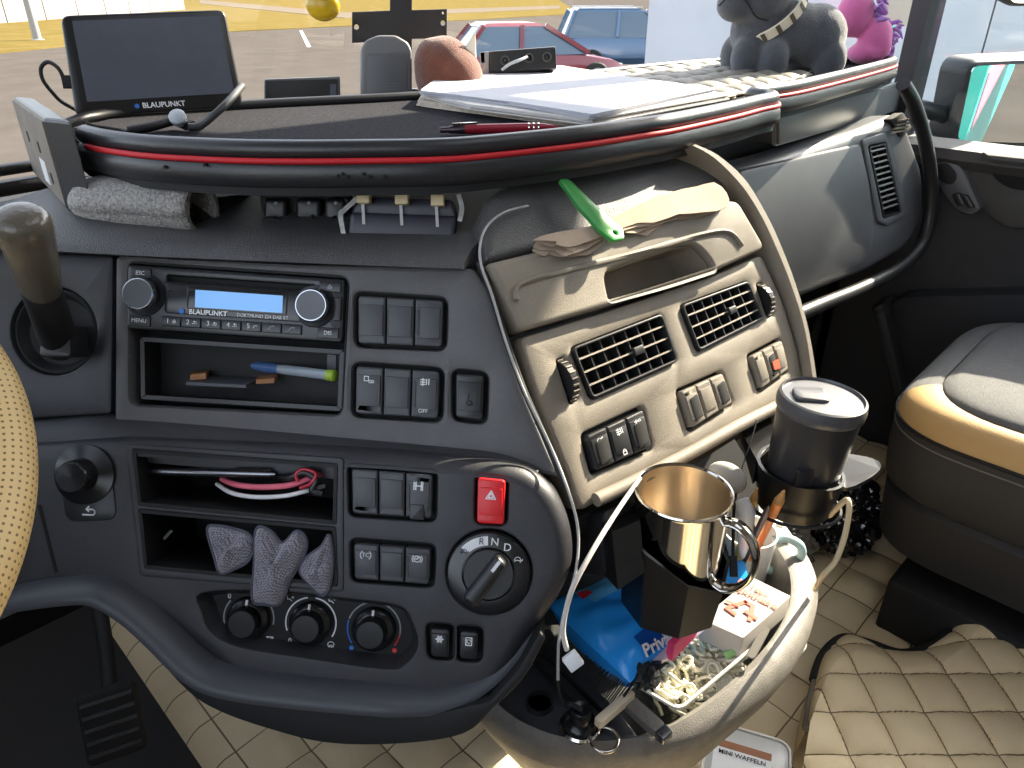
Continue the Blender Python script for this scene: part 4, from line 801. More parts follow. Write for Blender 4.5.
for s in (-1, 1):
    e_ = db+dr_*(-.06)+df_*(s*.03-.015)+Vector((0, 0, .17)); v, f = sph_vf(e_, .014, .01, .026, Matrix((dr_, df_, Vector((0, 0, 1)))).transposed(), 12, 8); mesh('ear', v, f, DOG, dg)
    e_ = db+dr_*(-.098)+df_*(s*.024-.02)+Vector((0, 0, .13)); v, f = sph_vf(e_, .005, .005, .005, None, 10, 6); mesh('eye', v, f, GL, dg)
# --- pink unicorn plush behind the dog
PINK = mat('pink_fur', S(220, 110, 170), .9, bump=.8, bscale=600, sheen=.5); LIL = mat('lilac_mane', S(170, 110, 200), .9, bump=.8, bscale=900, sheen=.5)
ub = Vector((1.545, .585, FZ)); un = plush('unicorn_plush', 'pink unicorn plush with lilac mane sitting behind the grey dog', 'plush toy', ub, hr, hfw, [(-.008, 0, .045, .03, .03, .036), (-.05, .01, .085, .034, .03, .04), (-.02, 0, .02, .034, .034, .02), (.0, -.014, .03, .018, .02, .028)], PINK)
mb = MB()
for k in range(26):
    p = ub+hr*(.012+rnd.uniform(0, .012))+Vector((0, 0, .072-.0024*k))+hfw*rnd.uniform(-.015, .015); d = (hr*rnd.uniform(.3, 1)+Vector((0, 0, rnd.uniform(-.8, .6)))+hfw*rnd.uniform(-.6, .6)).normalized(); mb.add(tube_vf([p, p+d*.012, p+d*.02+Vector((0, 0, -.005))], [.004, .003, .001], 5))
for k in range(14):
    p = ub+hr*(-.02)+Vector((0, 0, .115-.003*k))+hfw*rnd.uniform(-.02, .02); d = (hr*rnd.uniform(.5, 1)+Vector((0, 0, rnd.uniform(-.8, .6)))).normalized(); mb.add(tube_vf([p, p+d*.014, p+d*.024], [.005, .004, .001], 5))
mb.build('mane', LIL, un, label='lilac mane')
# ================================================================== UNDER THE TRAY
CLOTH = mat('glitter_cloth', S(112, 110, 108), .9, col2=S(176, 172, 168), var=.3, vscale=420, bump=1, bscale=500)
def DP(x, y, dz=0): return Zp(x, y, 1.009+dz)
r0, r1 = Zp(80, 202, 1.032), Zp(203, 209, 1.032); ax = (r1-r0).normalized(); sd0 = ax.cross(Vector((0, 0, 1)))
cl_ = thing('rolled_cloth', 'grey speckled cloth rolled up under the tray', 'cloth', Vector((r0.x, r0.y, 1.012)))
rings = []
for k in range(17):
    s = k/16; c_ = r0.lerp(r1, s); R = .0245*(.55+.45*min(1, s*6)**.5)*(1 if s < .96 else .97); ring = []
    for j in range(40):
        a_ = j/39*4.2*PI; rr = R*(1-.13*j/39*1.6)*(1+.03*math.sin(3*a_+s*9)); ring.append(c_+sd0*rr*1.12*math.cos(a_)+Vector((0, 0, 1))*rr*math.sin(a_))
    rings.append(ring)
v, f = ring_vf(rings, False); o = mesh('roll', v, f, CLOTH, cl_, angle=80); s = o.modifiers.new('t', 'SOLIDIFY'); s.thickness = .002
sheet('loose_flap', lambda s, t: DP(196, 226).lerp(DP(262, 205), s)*(1-t)+DP(205, 239).lerp(DP(250, 226), s)*t+Vector((0, 0, .004+.02*(1-t)*(1-s*.6))), 10, 8, .0015, mat('cloth_dark', S(60, 58, 58), .9, bump=.5, bscale=500), cl_)
ss = thing('socket_strip', 'row of black sockets with cables under the tray', 'socket strip', DP(305, 222))
sf_ = Fr(DP(300, 226), nrm(222, 12)); 
v, f = box_vf(sf_, -.036, .045, -.001, .034, -.03, -.008, .002); mesh('base', v, f, BLKM, ss)
for x0, x1 in ((264, 288), (296, 322), (325, 347)):
    q = pxs(sf_, [(x0, 198), (x1, 198.5), (x1, 222), (x0, 221)]); sk = plate('socket', sf_, rpoly(q, .005), .004, -.03, BLK, ss, .004, seg=3)
    c_ = sf_.at(((x0+x1)/2, 203), None, .004); lathe('led', c_, [(.0016, -.001), (.0016, .0006), (.0003, .0008)], mat('led_grey', S(110, 110, 112), .3), sk, 10)
for pts in (((312, 216), (316, 226), (317, 234), (306, 241), (290, 241), (272, 235), (258, 228), (246, 222)), ((335, 217), (328, 224), (312, 227), (290, 224), (268, 219), (252, 228), (243, 227)), ((276, 218), (270, 222), (262, 224), (252, 223))):
    tube('cable', spline([sf_.PW(x, y, .006 if k == 0 else .014) for k, (x, y) in enumerate(pts)], 5), .0017, BLKM, ss, 8)
bx = thing('fuse_box', 'dark box with three beige plugs taped under the tray', 'fuse box', DP(400, 240))
bf_ = Fr(DP(402, 241), nrm(224, 20)); INK = mat('ink_plastic', S(40, 38, 52), .4)
plate('body', bf_, rpoly(pxs(bf_, [(350, 212), (457, 216), (454, 243), (347, 240)]), .004), 0, -.03, INK, bx, .003); plate('lid', bf_, rpoly(pxs(bf_, [(356, 196), (452, 199), (457, 218), (350, 214)]), .003), -.004, -.034, INK, bx, .002)
TAPE = mat('tape', S(176, 176, 172), .35)
for x, y in ((364.5, 198.5), (402.5, 199.5), (438, 201)):
    q = pxs(bf_, [(x-6.5, y-5.5), (x+6.5, y-5.5), (x+6.5, y+5.5), (x-6.5, y+5.5)]); pl = plate('plug', bf_, rpoly(q, .001), .008, -.004, mat('beige_plug', S(214, 196, 154), .5), bx, .001); v, f = line_vf(bf_, pxs(bf_, [(x-1.5, y+6), (x-.5, y+25)]), .0026, .0012); mesh('plug_stem', v, f, TAPE, pl, angle=0)
for pts in (((356, 200), (345, 210), (341, 216), (345, 240)), ((459, 196), (462, 208), (460, 220))): v, f = line_vf(bf_, pxs(bf_, spline(pts, 4)) if False else [bf_.P(*p) for p in spline(pts, 4)], .004, .0018); mesh('tape', v, f, TAPE, bx, angle=0)
# wooden wedge under tray
wz = Zp(632, 168, 1.05); wfz = Fr(Vector((wz.x, .447, 1.049)), nrm(190, 0)); q = [wfz.P(618, 160), wfz.P(646, 157), wfz.P(644, 178), wfz.P(620, 180)]
mesh('wooden_wedge', *plate_vf(wfz, q, 0, -.03, .001), mat('raw_wood', S(170, 128, 78), .8, var=.2, vscale=60), label='small raw wood wedge jammed under the tray', cat='wedge')
# napkins and green letter opener on the flap
V2F = V2.off(.0045)
NAP = mat('napkin', S(165, 146, 128), .9, var=.08, vscale=40)
rag = [(528, 250), (545, 246), (580, 238), (612, 222), (640, 208), (676, 198), (700, 196), (716, 204), (712, 214), (692, 220), (668, 226), (640, 234), (622, 236), (604, 246), (580, 252), (560, 262), (552, 255), (540, 254)]
np_ = thing('napkins', 'crumpled beige paper napkins lying on the flap', 'napkin', V2F.PW(620, 235))
for k in range(4):
    pts = [(x+rnd.uniform(-7, 7)+k*1.5, y+rnd.uniform(-4, 4)-k*1.5) for x, y in rag]; q = [tuple(p) for p in spline(pxs(V2F, pts), 2, True)]
    o = plate('napkin', V2F, q, .0025*(k+1), .0025*k+.0012, NAP, np_)
    for vv in o.data.vertices: vv.co += V2F.n*.0014*(math.sin(vv.co.x*170+k)+math.sin(vv.co.y*240+2*k))*.5
GRN = mat('green_plastic', S(60, 150, 70), .3, trans=.15)
gf = V2.off(.018); 
plate('letter_opener', gf, rpoly(pxs(gf, [(558, 180), (568, 180), (597, 208), (622, 230), (624, 240), (612, 242), (600, 232), (578, 208)]), .003), .002, -.002, GRN, None, .001, [circ(*gf.P(614, 234), .0022, 8)], label='green plastic letter opener lying across the napkins', cat='letter opener')
# ================================================================== RADIO, STALK, WHEEL
RF = D1.off(-.004); RB = mat('radio_black', S(38, 39, 43), .35, bump=.04)
QR = [(131, 265), (347, 280), (344, 343), (130, 329)]; rc = qmap(pxs(RF, QR))
ra = thing('car_radio', 'black car radio with lit blue display and two round knobs', 'radio', RF.PW(240, 335))
RD = RF.off(0)
plate('faceplate', RD, rpoly(pxs(RD, QR), .004), .006, -.022, RB, ra, .0025, [rpoly([rc(.185, .13), rc(.86, .13), rc(.86, .22), rc(.185, .22)], .0008)])
plate('disc_slot', RD, [rc(.18, .12), rc(.865, .12), rc(.865, .23), rc(.18, .23)], -.001, -.006, DEEP, ra)
plate('centre_panel', RD, rpoly([rc(.18, .25), rc(.81, .25), rc(.81, .72), rc(.18, .72)], .003), .0075, .004, mat('radio_gloss', S(30, 30, 34), .25), ra, .001)
plate('display_frame', RD, rpoly([rc(.285, .285), rc(.745, .285), rc(.745, .63), rc(.285, .63)], .002), .0082, .004, GL, ra, .0006)
plate('display', RD, rpoly([rc(.325, .33), rc(.725, .33), rc(.725, .60), rc(.325, .60)], .0006), .0088, .006, mat('blue_display', S(110, 160, 215), .3, emit=.42), ra, label='lit pale blue display')
def rl(s, t, c=.008): p = rc(s, t); q = rc(s+.1, t); return Fr(RD.W(*p, c), RD.n, RD.W(*q)-RD.W(*p))
text('BLAUPUNKT', rl(.385, .675), .0056, WHT, ra, bold=.03); plate('logo_dot', rl(.262, .675), circ(0, 0, .0022, 12), .0004, 0, BLU, ra)
text('DORTMUND 224 DAB BT', rl(.635, .675), .0038, WHT, ra)
for s in (.085, .868):
    kf = rl(s, .46, .006); kb = lathe('volume_knob' if s < .5 else 'tuning_knob', kf, [(.0135, 0), (.0135, .009), (.0125, .0112), (.001, .0105)], GL, ra, 36); lathe('chrome_ring', kf, [(.0135, .0075), (.0138, .0095), (.0125, .0118), (.0118, .0118)], mat('satin_chrome', S(200, 202, 206), .25, 1), kb, 36, False)
    lathe('knob_face', kf, [(.0119, .0112), (.0117, .0122), (.001, .0118)], mat('knob_grey', S(86, 88, 94), .35), kb, 30)
    lathe('knob_well', kf, [(.0175, -.001), (.0172, .0015), (.0155, .0008), (.001, .0008)], RB, ra, 36)
xs = [.165+.093*i for i in range(8)]
for i in range(7):
    s0, s1 = xs[i]+.002, xs[i+1]-.002; b_ = plate('preset_button', RD, rpoly([rc(s0, .765), rc(s1, .765), rc(s1, .92), rc(s0, .92)], .0008), .0078, .004, RB, ra, .0008)
    text(['1', '2', '3', '4', '5', '', ''][i] or ' ', rl((s0+s1)/2-.012, .84, .0079), .0056, WHT, b_) if i < 5 else None
    if i < 5: icon(['eject', 'back', 'back', 'back', 'phone'][i], rl((s0+s1)/2+.018, .84, .0079), .004, b_, WHT)
    else: icon('phone', rl((s0+s1)/2, .84, .0079), .0055, b_, GREYP)
for nm, q, tx in (('esc_button', (.02, .05, .115, .21), 'ESC'), ('menu_button', (.015, .78, .115, .95), 'MENU'), ('eject_button', (.885, .06, .985, .22), None), ('dis_button', (.885, .78, .985, .95), 'DIS')):
    s0, t0, s1, t1 = q; b_ = plate(nm, RD, rpoly([rc(s0, t0), rc(s1, t0), rc(s1, t1), rc(s0, t1)], .001), .0076, .004, RB, ra, .0008)
    if tx: text(tx, rl((s0+s1)/2, (t0+t1)/2, .0077), .0046, WHT, b_)
    else: icon('eject', rl((s0+s1)/2, (t0+t1)/2, .0077), .005, b_, GREYP)
plate('side_catch', RD, rpoly([rc(.955, .3), rc(.99, .3), rc(.99, .66), rc(.955, .66)], .001), .0076, .004, BLK, ra, .0006); lathe('microphone_hole', rl(.205, .38, .0075), [(.0008, 0), (.0008, .0004), (.0002, .0004)], DEEP, ra, 8)
# gear / retarder stalk
st0 = D1.W(*STK, -.008); SG = mat('stalk_grip', S(88, 82, 72), .24, bump=.25, bscale=300)
sk_ = thing('gear_stalk', 'long black gear stalk with worn glossy grip beside the wheel', 'stalk', st0)
pts = [st0, D1.PW(60, 345, .012), D1.PW(52, 320, .045), D1.PW(40, 285, .075), D1.PW(32, 258, .10)]
tube('stalk_arm', spline(pts, 4), [.012, .0125, .0125, .0125, .013, .013, .0135, .0135, .0135, .0135, .0135, .0135, .0135, .0135, .0135, .0135, .0135], BLKM, sk_, 16)
g0, g1, g2, g3 = D1.PW(42, 290, .072), D1.PW(33, 258, .10), D1.PW(24, 228, .118), D1.PW(18, 210, .128)
gp_ = spline([g0, g1, g2, g3], 5); rr = [.0125, .0135, .0142, .0148, .0152, .0156, .016, .0164, .0168, .0172, .0176, .0176, .017, .0155, .012, .005]
tube('grip', gp_, rr, SG, sk_, 20, label='worn glossy grip')
plate('switch_collar', Fr(D1.PW(58, 342, .03), D1.n), rpoly([(-.013, -.012), (.013, -.012), (.011, .014), (-.011, .014)], .004), .004, -.02, BLK, sk_, .002)
# steering wheel
wn = nrm(190, 59.3); wc = Vector((-.157, .574, .957)); wfr = Fr(wc, wn)
LTHR = mat('perforated_leather', S(206, 176, 122), .55, bump=.2, bscale=500)
n_ = LTHR.node_tree.nodes; l_ = LTHR.node_tree.links; uvn = n_.new('ShaderNodeUVMap'); mpn = n_.new('ShaderNodeVectorMath'); mpn.operation = 'MULTIPLY'; mpn.inputs[1].default_value = (300, 24, 1)
frn = n_.new('ShaderNodeVectorMath'); frn.operation = 'FRACTION'; sbn = n_.new('ShaderNodeVectorMath'); sbn.operation = 'SUBTRACT'; sbn.inputs[1].default_value = (.5, .5, 0); lnn = n_.new('ShaderNodeVectorMath'); lnn.operation = 'LENGTH'
gtn = n_.new('ShaderNodeMath'); gtn.operation = 'GREATER_THAN'; gtn.inputs[1].default_value = .2; mxn = n_.new('ShaderNodeMixRGB'); mxn.inputs[1].default_value = S(120, 92, 58); mxn.inputs[2].default_value = S(206, 176, 122)
l_.new(uvn.outputs[0], mpn.inputs[0]); l_.new(mpn.outputs[0], frn.inputs[0]); l_.new(frn.outputs[0], sbn.inputs[0]); l_.new(sbn.outputs[0], lnn.inputs[0]); l_.new(lnn.outputs['Value'], gtn.inputs[0]); l_.new(gtn.outputs[0], mxn.inputs[0]); l_.new(mxn.outputs[0], n_['Principled BSDF'].inputs['Base Color'])
sw_ = thing('steering_wheel', 'steering wheel with perforated beige leather rim', 'steering wheel', wc)
NR, NT = 120, 20; V_ = []; F_ = []
for i in range(NR):
    a_ = 2*PI*i/NR; d = wfr.r*math.cos(a_)+wfr.u*math.sin(a_)
    for j in range(NT): b_ = 2*PI*j/NT; V_.append(wc+d*(.22+.017*math.cos(b_))+wn*.017*math.sin(b_))
for i in range(NR):
    for j in range(NT): F_.append((i*NT+j, ((i+1) % NR)*NT+j, ((i+1) % NR)*NT+(j+1) % NT, i*NT+(j+1) % NT))
ro = mesh('rim', V_, F_, LTHR, sw_, angle=80); uvl = ro.data.uv_layers.new(name='UVMap')
for pi_, p in enumerate(ro.data.polygons):
    ids = [ro.data.loops[li].vertex_index for li in p.loop_indices]; ii = [k//NT for k in ids]; jj = [k % NT for k in ids]
    for li, i, j in zip(p.loop_indices, ii, jj):
        i2 = i if not (max(ii)-min(ii) > 5 and i == 0) else NR; j2 = j if not (max(jj)-min(jj) > 5 and j == 0) else NT; uvl.data[li].uv = (i2/NR, j2/NT)
lathe('hub', Fr(wc-wn*.045, wn), [(.02, -.03), (.085, 0), (.09, .02), (.08, .035), (.03, .042), (.001, .043)], BLKM, sw_, 32)
for a_ in (200, 340, 90+180):
    d = wfr.r*math.cos(math.radians(a_))+wfr.u*math.sin(math.radians(a_)); v, f = bar_vf(wc+d*.07-wn*.025, wc+d*.215, wn, .035, .014); mesh('spoke', v, f, BLKM, sw_)
tube('column', [wc-wn*.05, wc-wn*.3], .035, BLKM, sw_, 16)
# ---- contents of the cubby under the radio
cz = D1.W(*D1.P(240, 400), -.05)
fl_a = D1.off(-.012)
def CP(x, y, c): return D1.PW(x, y, c)
pd = thing('folded_wallet', 'dark folded paper with brown edges in the cubby under the radio', 'paper', CP(235, 388, -.03))
v, f = hexa_vf([CP(186, 385, -.006), CP(246, 388, -.006), CP(270, 375, -.05), CP(204, 372, -.05), CP(186, 382, -.006), CP(246, 385, -.006), CP(270, 372, -.05), CP(204, 369, -.05)]); mesh('cover', v, f, mat('wallet_dark', S(70, 72, 80), .5), pd, angle=0)
v, f = hexa_vf([CP(190, 380, -.012), CP(206, 379, -.012), CP(212, 372, -.05), CP(196, 372, -.05), CP(190, 375, -.012), CP(206, 373, -.012), CP(212, 368, -.05), CP(196, 368, -.05)]); mesh('brown_edge', v, f, mat('brown_card', S(150, 104, 64), .7), pd, angle=0)
v, f = hexa_vf([CP(256, 384, -.012), CP(274, 383, -.012), CP(282, 374, -.05), CP(262, 374, -.05), CP(256, 380, -.012), CP(274, 378, -.012), CP(282, 370, -.05), CP(262, 370, -.05)]); mesh('brown_edge', v, f, MATS['brown_card'], pd, angle=0)
p0, p1 = CP(226, 362, -.045), CP(336, 376, -.008); pf = Fr(p0, p1-p0); Lp = (p1-p0).length
p_ = thing('clear_pen', 'blue and clear ballpoint pen lying in the cubby under the radio', 'pen', p0)
lathe('barrel', pf, [(.004, 0), (.0045, .01), (.0045, Lp*.45), (.004, Lp*.5)], mat('blue_pen', S(70, 100, 150), .3), p_, 14); lathe('clear_barrel', pf, [(.004, Lp*.5), (.0044, Lp*.55), (.0044, Lp*.93)], mat('clear_grey', S(150, 160, 170), .2), p_, 14); lathe('green_end', pf, [(.0048, Lp*.93), (.0048, Lp*.99), (.002, Lp)], mat('lime', S(150, 180, 60), .4), p_, 14)
v, f = hexa_vf([CP(292, 372, -.035), CP(336, 374, -.03), CP(336, 374, -.05), CP(292, 372, -.05), CP(294, 352, -.035), CP(336, 355, -.03), CP(336, 355, -.05), CP(294, 352, -.05)]); mesh('grey_card_box', v, f, mat('card_grey', S(110, 108, 112), .7), angle=0, label='small grey card box at the back of the radio cubby', cat='box')
# ---- upper open slot: silver pen and coloured wires
p0, p1 = D2.PW(146, 471, -.015), D2.PW(276, 474, -.012); pf = Fr(p0, p1-p0); Lp = (p1-p0).length
p_ = thing('silver_pen', 'slim silver pen lying in the upper open slot', 'pen', p0)
lathe('barrel', pf, [(.001, 0), (.003, .008), (.0033, .02), (.0033, Lp*.95), (.002, Lp)], mat('steel_dark', S(130, 132, 138), .25, .9), p_, 14); v, f = bar_vf(pf.W(0, .004, Lp*.7), pf.W(0, .0045, Lp*.97), pf.r, .0012, .002); mesh('clip', v, f, CHROME, p_)
cw = thing('charging_wires', 'pink and white wires looped in the upper open slot', 'cable', D2.PW(275, 490, -.01))
PKW = mat('pink_wire', S(230, 110, 130), .5)
tube('pink_wire', spline([D2.PW(x, y, c) for x, y, c in ((222, 479, -.03), (238, 485, -.012), (262, 487, -.006), (290, 485, -.006), (310, 478, -.01), (328, 472, -.02))], 5), .0024, PKW, cw, 8)
tube('white_wire', spline([D2.PW(x, y, c) for x, y, c in ((217, 484, -.03), (232, 493, -.012), (256, 497, -.004), (284, 496, -.004), (306, 491, -.006), (324, 486, -.02))], 5), .0018, WHT, cw, 8)
tube('black_wire', spline([D2.PW(x, y, c) for x, y, c in ((276, 476, -.02), (290, 478, -.006), (304, 472, -.004), (316, 480, -.004), (312, 490, -.004), (322, 494, -.006))], 5), .003, BLK, cw, 8)
tube('red_wire', spline([D2.PW(x, y, c) for x, y, c in ((298, 482, -.002), (296, 474, -.002), (304, 469, -.002), (316, 474, -.002), (310, 484, -.002), (300, 488, -.004))], 5), .0014, mat('red_wire', S(180, 40, 60), .4), cw, 8)
# ---- lower slot: grey microfibre cloth hanging out, small scrap
MF = mat('microfibre', S(112, 110, 122), .95, bump=.6, bscale=700, sheen=.4)
n_ = MF.node_tree.nodes; l_ = MF.node_tree.links; tcn = n_.new('ShaderNodeTexCoord'); ck = n_.new('ShaderNodeTexChecker'); ck.inputs['Scale'].default_value = 620; ck.inputs[1].default_value = S(150, 146, 156); ck.inputs[2].default_value = S(92, 90, 102); l_.new(tcn.outputs['Object'], ck.inputs[0]); l_.new(ck.outputs[0], n_['Principled BSDF'].inputs['Base Color'])
clo = thing('microfibre_cloth', 'grey woven microfibre cloth stuffed into the lower open slot', 'cloth', D2.PW(270, 590))
def lobe(name, ol, bulge, ph):
    q = [tuple(p) for p in spline(pxs(D2, ol), 4, True)]; cx = sum(p[0] for p in q)/len(q); cy = sum(p[1] for p in q)/len(q); V_ = []; F_ = []; n = len(q); K = 9
    for k in range(K+1):
        t = 1-k/K
        for i, (x, y) in enumerate(q):
            a_ = 2*PI*i/n; h = bulge*math.sqrt(max(0, 1-t*t))+.0035*math.sin(a_*3+ph)*t*(1-t)*3+.002*math.sin(40*t+5*a_)*t*(1-t); V_.append(D2.W(cx+(x-cx)*t, cy+(y-cy)*t, .002+h))
    for k in range(K):
        for i in range(n): j = (i+1) % n; F_.append((k*n+i, k*n+j, (k+1)*n+j, (k+1)*n+i))
    o = mesh(name, V_, F_, MF, clo, angle=80); s = o.modifiers.new('t', 'SOLIDIFY'); s.thickness = .002; s.offset = -1
    tube('hem', [D2.W(x, y, .003) for x, y in q]+[D2.W(*q[0], .003)], .0013, mat('hem', S(86, 86, 100), .9), o, 6)
lobe('left_fold', [(209, 528), (220, 525), (236, 528), (250, 533), (256, 545), (250, 560), (236, 568), (222, 572), (216, 556)], .008, 0)
lobe('middle_fold', [(258, 528), (272, 530), (284, 542), (298, 530), (308, 540), (304, 558), (292, 578), (282, 602), (266, 603), (254, 598), (256, 560)], .014, 1.4)
lobe('right_fold', [(330, 534), (333, 548), (334, 566), (330, 588), (322, 594), (310, 582), (301, 570), (308, 556), (322, 546)], .010, 3)
v, f = hexa_vf([D2.PW(162, 539, -.03), D2.PW(165, 540, -.03), D2.PW(173, 531, -.03), D2.PW(170, 530, -.03)]+[D2.PW(162, 539, -.027), D2.PW(165, 540, -.027), D2.PW(173, 531, -.027), D2.PW(170, 530, -.027)]); mesh('paper_scrap', v, f, GREYP, angle=0, label='tiny grey paper scrap inside the lower open slot', cat='paper')
# ---- wires along the seam
tube('grey_wire', spline([V2.PW(528, 206, .01), V2.PW(505, 212, .012), V2.PW(487, 226, .012), V2.PW(480, 246, .01), D1.PW(482, 268, .012), D1.PW(492, 295, .012), D1.PW(507, 345, .012), D1.PW(526, 395, .012), D1.PW(550, 445, .012), D2.PW(568, 490, .006), D2.PW(578, 530, .006), D2.PW(576, 570, .012), D2.PW(566, 605, .016), D2.PW(559, 640, .02), D2.PW(558, 680, .02)], 5), .0012, mat('wire_grey', S(150, 148, 146), .5), None, 6, label='thin grey wire running down the seam of the dashboard', cat='wire')
wc_ = thing('white_cable', 'white cable with a connector dangling beside the dashboard', 'cable', D2.PW(572, 662, .02))
tube('cord', spline([VF.PW(640, 478, .02), VF.PW(618, 510, .03), VF.PW(596, 545, .045), D2.PW(574, 585, .03), D2.PW(566, 610, .028), D2.PW(563, 632, .026), D2.PW(567, 650, .024)], 5), .0021, mat('cable_white', S(196, 190, 182), .5), wc_, 8)
kf = Fr(D2.PW(573, 661, .024), D2.n, D2.PW(581, 655)-D2.PW(573, 661)); v, f = box_vf(kf, -.006, .006, -.006, .006, -.003, .003, .001, .001); mesh('connector', v, f, WHT, wc_)
# ================================================================== STORAGE BIN BELOW THE VENTS
UP = Vector((0, 0, 1)); ROTC = Matrix((hr, hfw, UP)).transposed()
BINM = mat('bin_plastic', S(112, 108, 102), .5, bump=.4, bscale=900, var=.15, vscale=60, dust=.3); BZ = .635
bin_ = thing('storage_bin', 'grey curved open storage bin below the vents', 'storage bin', (.5, .3, .55))
Opx = [(468, 690), (485, 712), (512, 734), (550, 750), (600, 758), (660, 752), (710, 730), (755, 698), (790, 664), (811, 628), (818, 598), (814, 570), (800, 545), (780, 522), (760, 505)]
Ipx = [(480, 682), (497, 702), (524, 722), (560, 736), (604, 741), (650, 732), (696, 708), (735, 678), (766, 646), (785, 616), (791, 592), (788, 568), (776, 546), (760, 528), (742, 512)]
OO = spline([Zp(x, y, BZ-.012) for x, y in Opx], 4); II = spline([Zp(x, y, BZ) for x, y in Ipx], 4); cen = Vector((.50, .33, 0)); rings = []
for o_, i_ in zip(OO, II):
    cx = Vector((cen.x, cen.y, 0)); ob_ = Vector((o_.x+(cen.x-o_.x)*.22, o_.y+(cen.y-o_.y)*.22, BZ-.13)); om = Vector((o_.x+(cen.x-o_.x)*.04, o_.y+(cen.y-o_.y)*.04, BZ-.055)); fl_ = Vector((i_.x+(cen.x-i_.x)*.10, i_.y+(cen.y-i_.y)*.10, BZ-.058))
    rings.append([ob_, om, o_+Vector((0, 0, -.02)), o_, o_.lerp(i_, .3)+Vector((0, 0, .004)), o_.lerp(i_, .75)+Vector((0, 0, .005)), i_, fl_, fl_+Vector((0, 0, -.004)), ob_+Vector((0, 0, .01))])
v, f = ring_vf(rings); mesh('rim_wall', v, f, BINM, bin_, angle=50)
fp = [(p[7].x, p[7].y) for p in rings]+[(.62, .42), (.38, .42)]
plate('bin_floor', FLAT((0, 0, 0)), fp, BZ-.056, BZ-.062, BLKM, bin_)
dk_ = [Zp(x, y, BZ) for x, y in ((470, 685), (482, 684), (498, 703), (526, 723), (562, 737), (606, 742), (640, 735), (618, 708), (590, 680), (566, 650), (550, 625), (520, 640))]
deck = plate('deck', FLAT((0, 0, 0)), rpoly([(p.x, p.y) for p in dk_], .006), BZ-.002, BZ-.02, mat('deck_black', S(48, 48, 52), .4, bump=.2, bscale=900), bin_, .003)
sc_ = FLAT(Zp(540, 703, BZ)); lathe('socket_ring', sc_, [(.0125, -.002), (.0125, .003), (.0105, .003), (.0095, -.012), (.001, -.012)], BLK, bin_, 28)
# 12 V plug and ring
pg = Zp(580, 727, BZ); pl_ = thing('power_plug', 'round black power plug standing in the bin deck', 'plug', pg); lathe('body', FLAT(pg), [(.016, -.002), (.016, .006), (.013, .010), (.010, .012), (.0095, .022), (.008, .024), (.005, .022), (.001, .022)], GL, pl_, 28)
lathe('collar', FLAT(pg), [(.0165, .001), (.018, .003), (.0165, .005)], CHROME, pl_, 28, False); tube('cable', spline([pg+Vector((0, 0, .022)), pg-hr*.01+UP*.03, Zp(566, 706, .655), Zp(559, 690, .67), Zp(557, 660, .70)], 5), .0022, BLKM, pl_, 8)
rg = Zp(604, 741, BZ+.003); v, f = tube_vf([rg+hr*.012*math.cos(a)+hfw*.012*math.sin(a)+UP*.002 for a in [2*PI*k/24 for k in range(25)]], .0016, 8); mesh('metal_ring', v, f, CHROME, angle=60, label='small shiny metal ring on the bin edge', cat='ring')
# lighter
l0, l1 = Zp(628, 702, BZ+.012), Zp(668, 738, BZ+.012); d = (l1-l0).normalized(); lf = Fr(l0, UP, d); LL = (l1-l0).length
li = thing('lighter', 'flat dark grey lighter lying across the bin rim', 'lighter', l0); v, f = box_vf(lf, 0, LL*.8, -.007, .007, -.004, .004, .0015, .003); mesh('body', v, f, mat('lighter_grey', S(92, 88, 84), .4, var=.2, vscale=300), li); v, f = box_vf(lf, LL*.8, LL, -.0065, .0065, -.004, .004, .001, .002); mesh('cap', v, f, mat('steel_dark', S(130, 132, 138)), li)
# hairbrush
b0, b1 = Zp(546, 650, .64), Zp(612, 716, .645); d = (b1-b0).normalized(); td = (Zp(610, 640, .66)-Zp(578, 683, .64)); td = (td-d*td.dot(d)).normalized()
hb = thing('hairbrush', 'black hairbrush with rows of fine bristles lying in the bin', 'hairbrush', b0)
LB = (b1-b0).length
for k in range(2): v, f = bar_vf(b0-td*.012*k, b1-td*.012*k, UP, .009, .010); mesh('spine', v, f, BLKM, hb)
for k in range(34):
    v, f = bar_vf(b0-td*.017+d*LB*(k+.5)/34, b0-td*.017+d*LB*(k+.5)/34+UP*.008, d, .0025, .0013); mesh('rib', v, f, BLKM, hb, angle=0)
for k in range(44):
    p = b0+d*LB*(k+.5)/44; q = p+td*.036+UP*.012+Vector((rnd.uniform(-.001, .001), rnd.uniform(-.001, .001), rnd.uniform(-.002, .002))); v, f = tube_vf([p, q], [.0008, .0005], 5); br = mesh('bristle', v, f, BLKM, hb, angle=0); v, f = sph_vf(q, .0011, .0011, .0011, None, 6, 4); mesh('bristle_tip', v, f, mat('bristle_tip', S(140, 40, 48), .5), br)
mesh('beige_bar', *plate_vf(Fr(Zp(615, 708, BZ+.018), UP, Zp(632, 695, BZ+.018)-Zp(604, 719, BZ+.018)), rrect(0, 0, .046, .008, .003), .004, -.004, .0015), mat('beige_plastic', S(206, 190, 164), .5), label='short beige plastic bar at the end of the hairbrush', cat='bar')
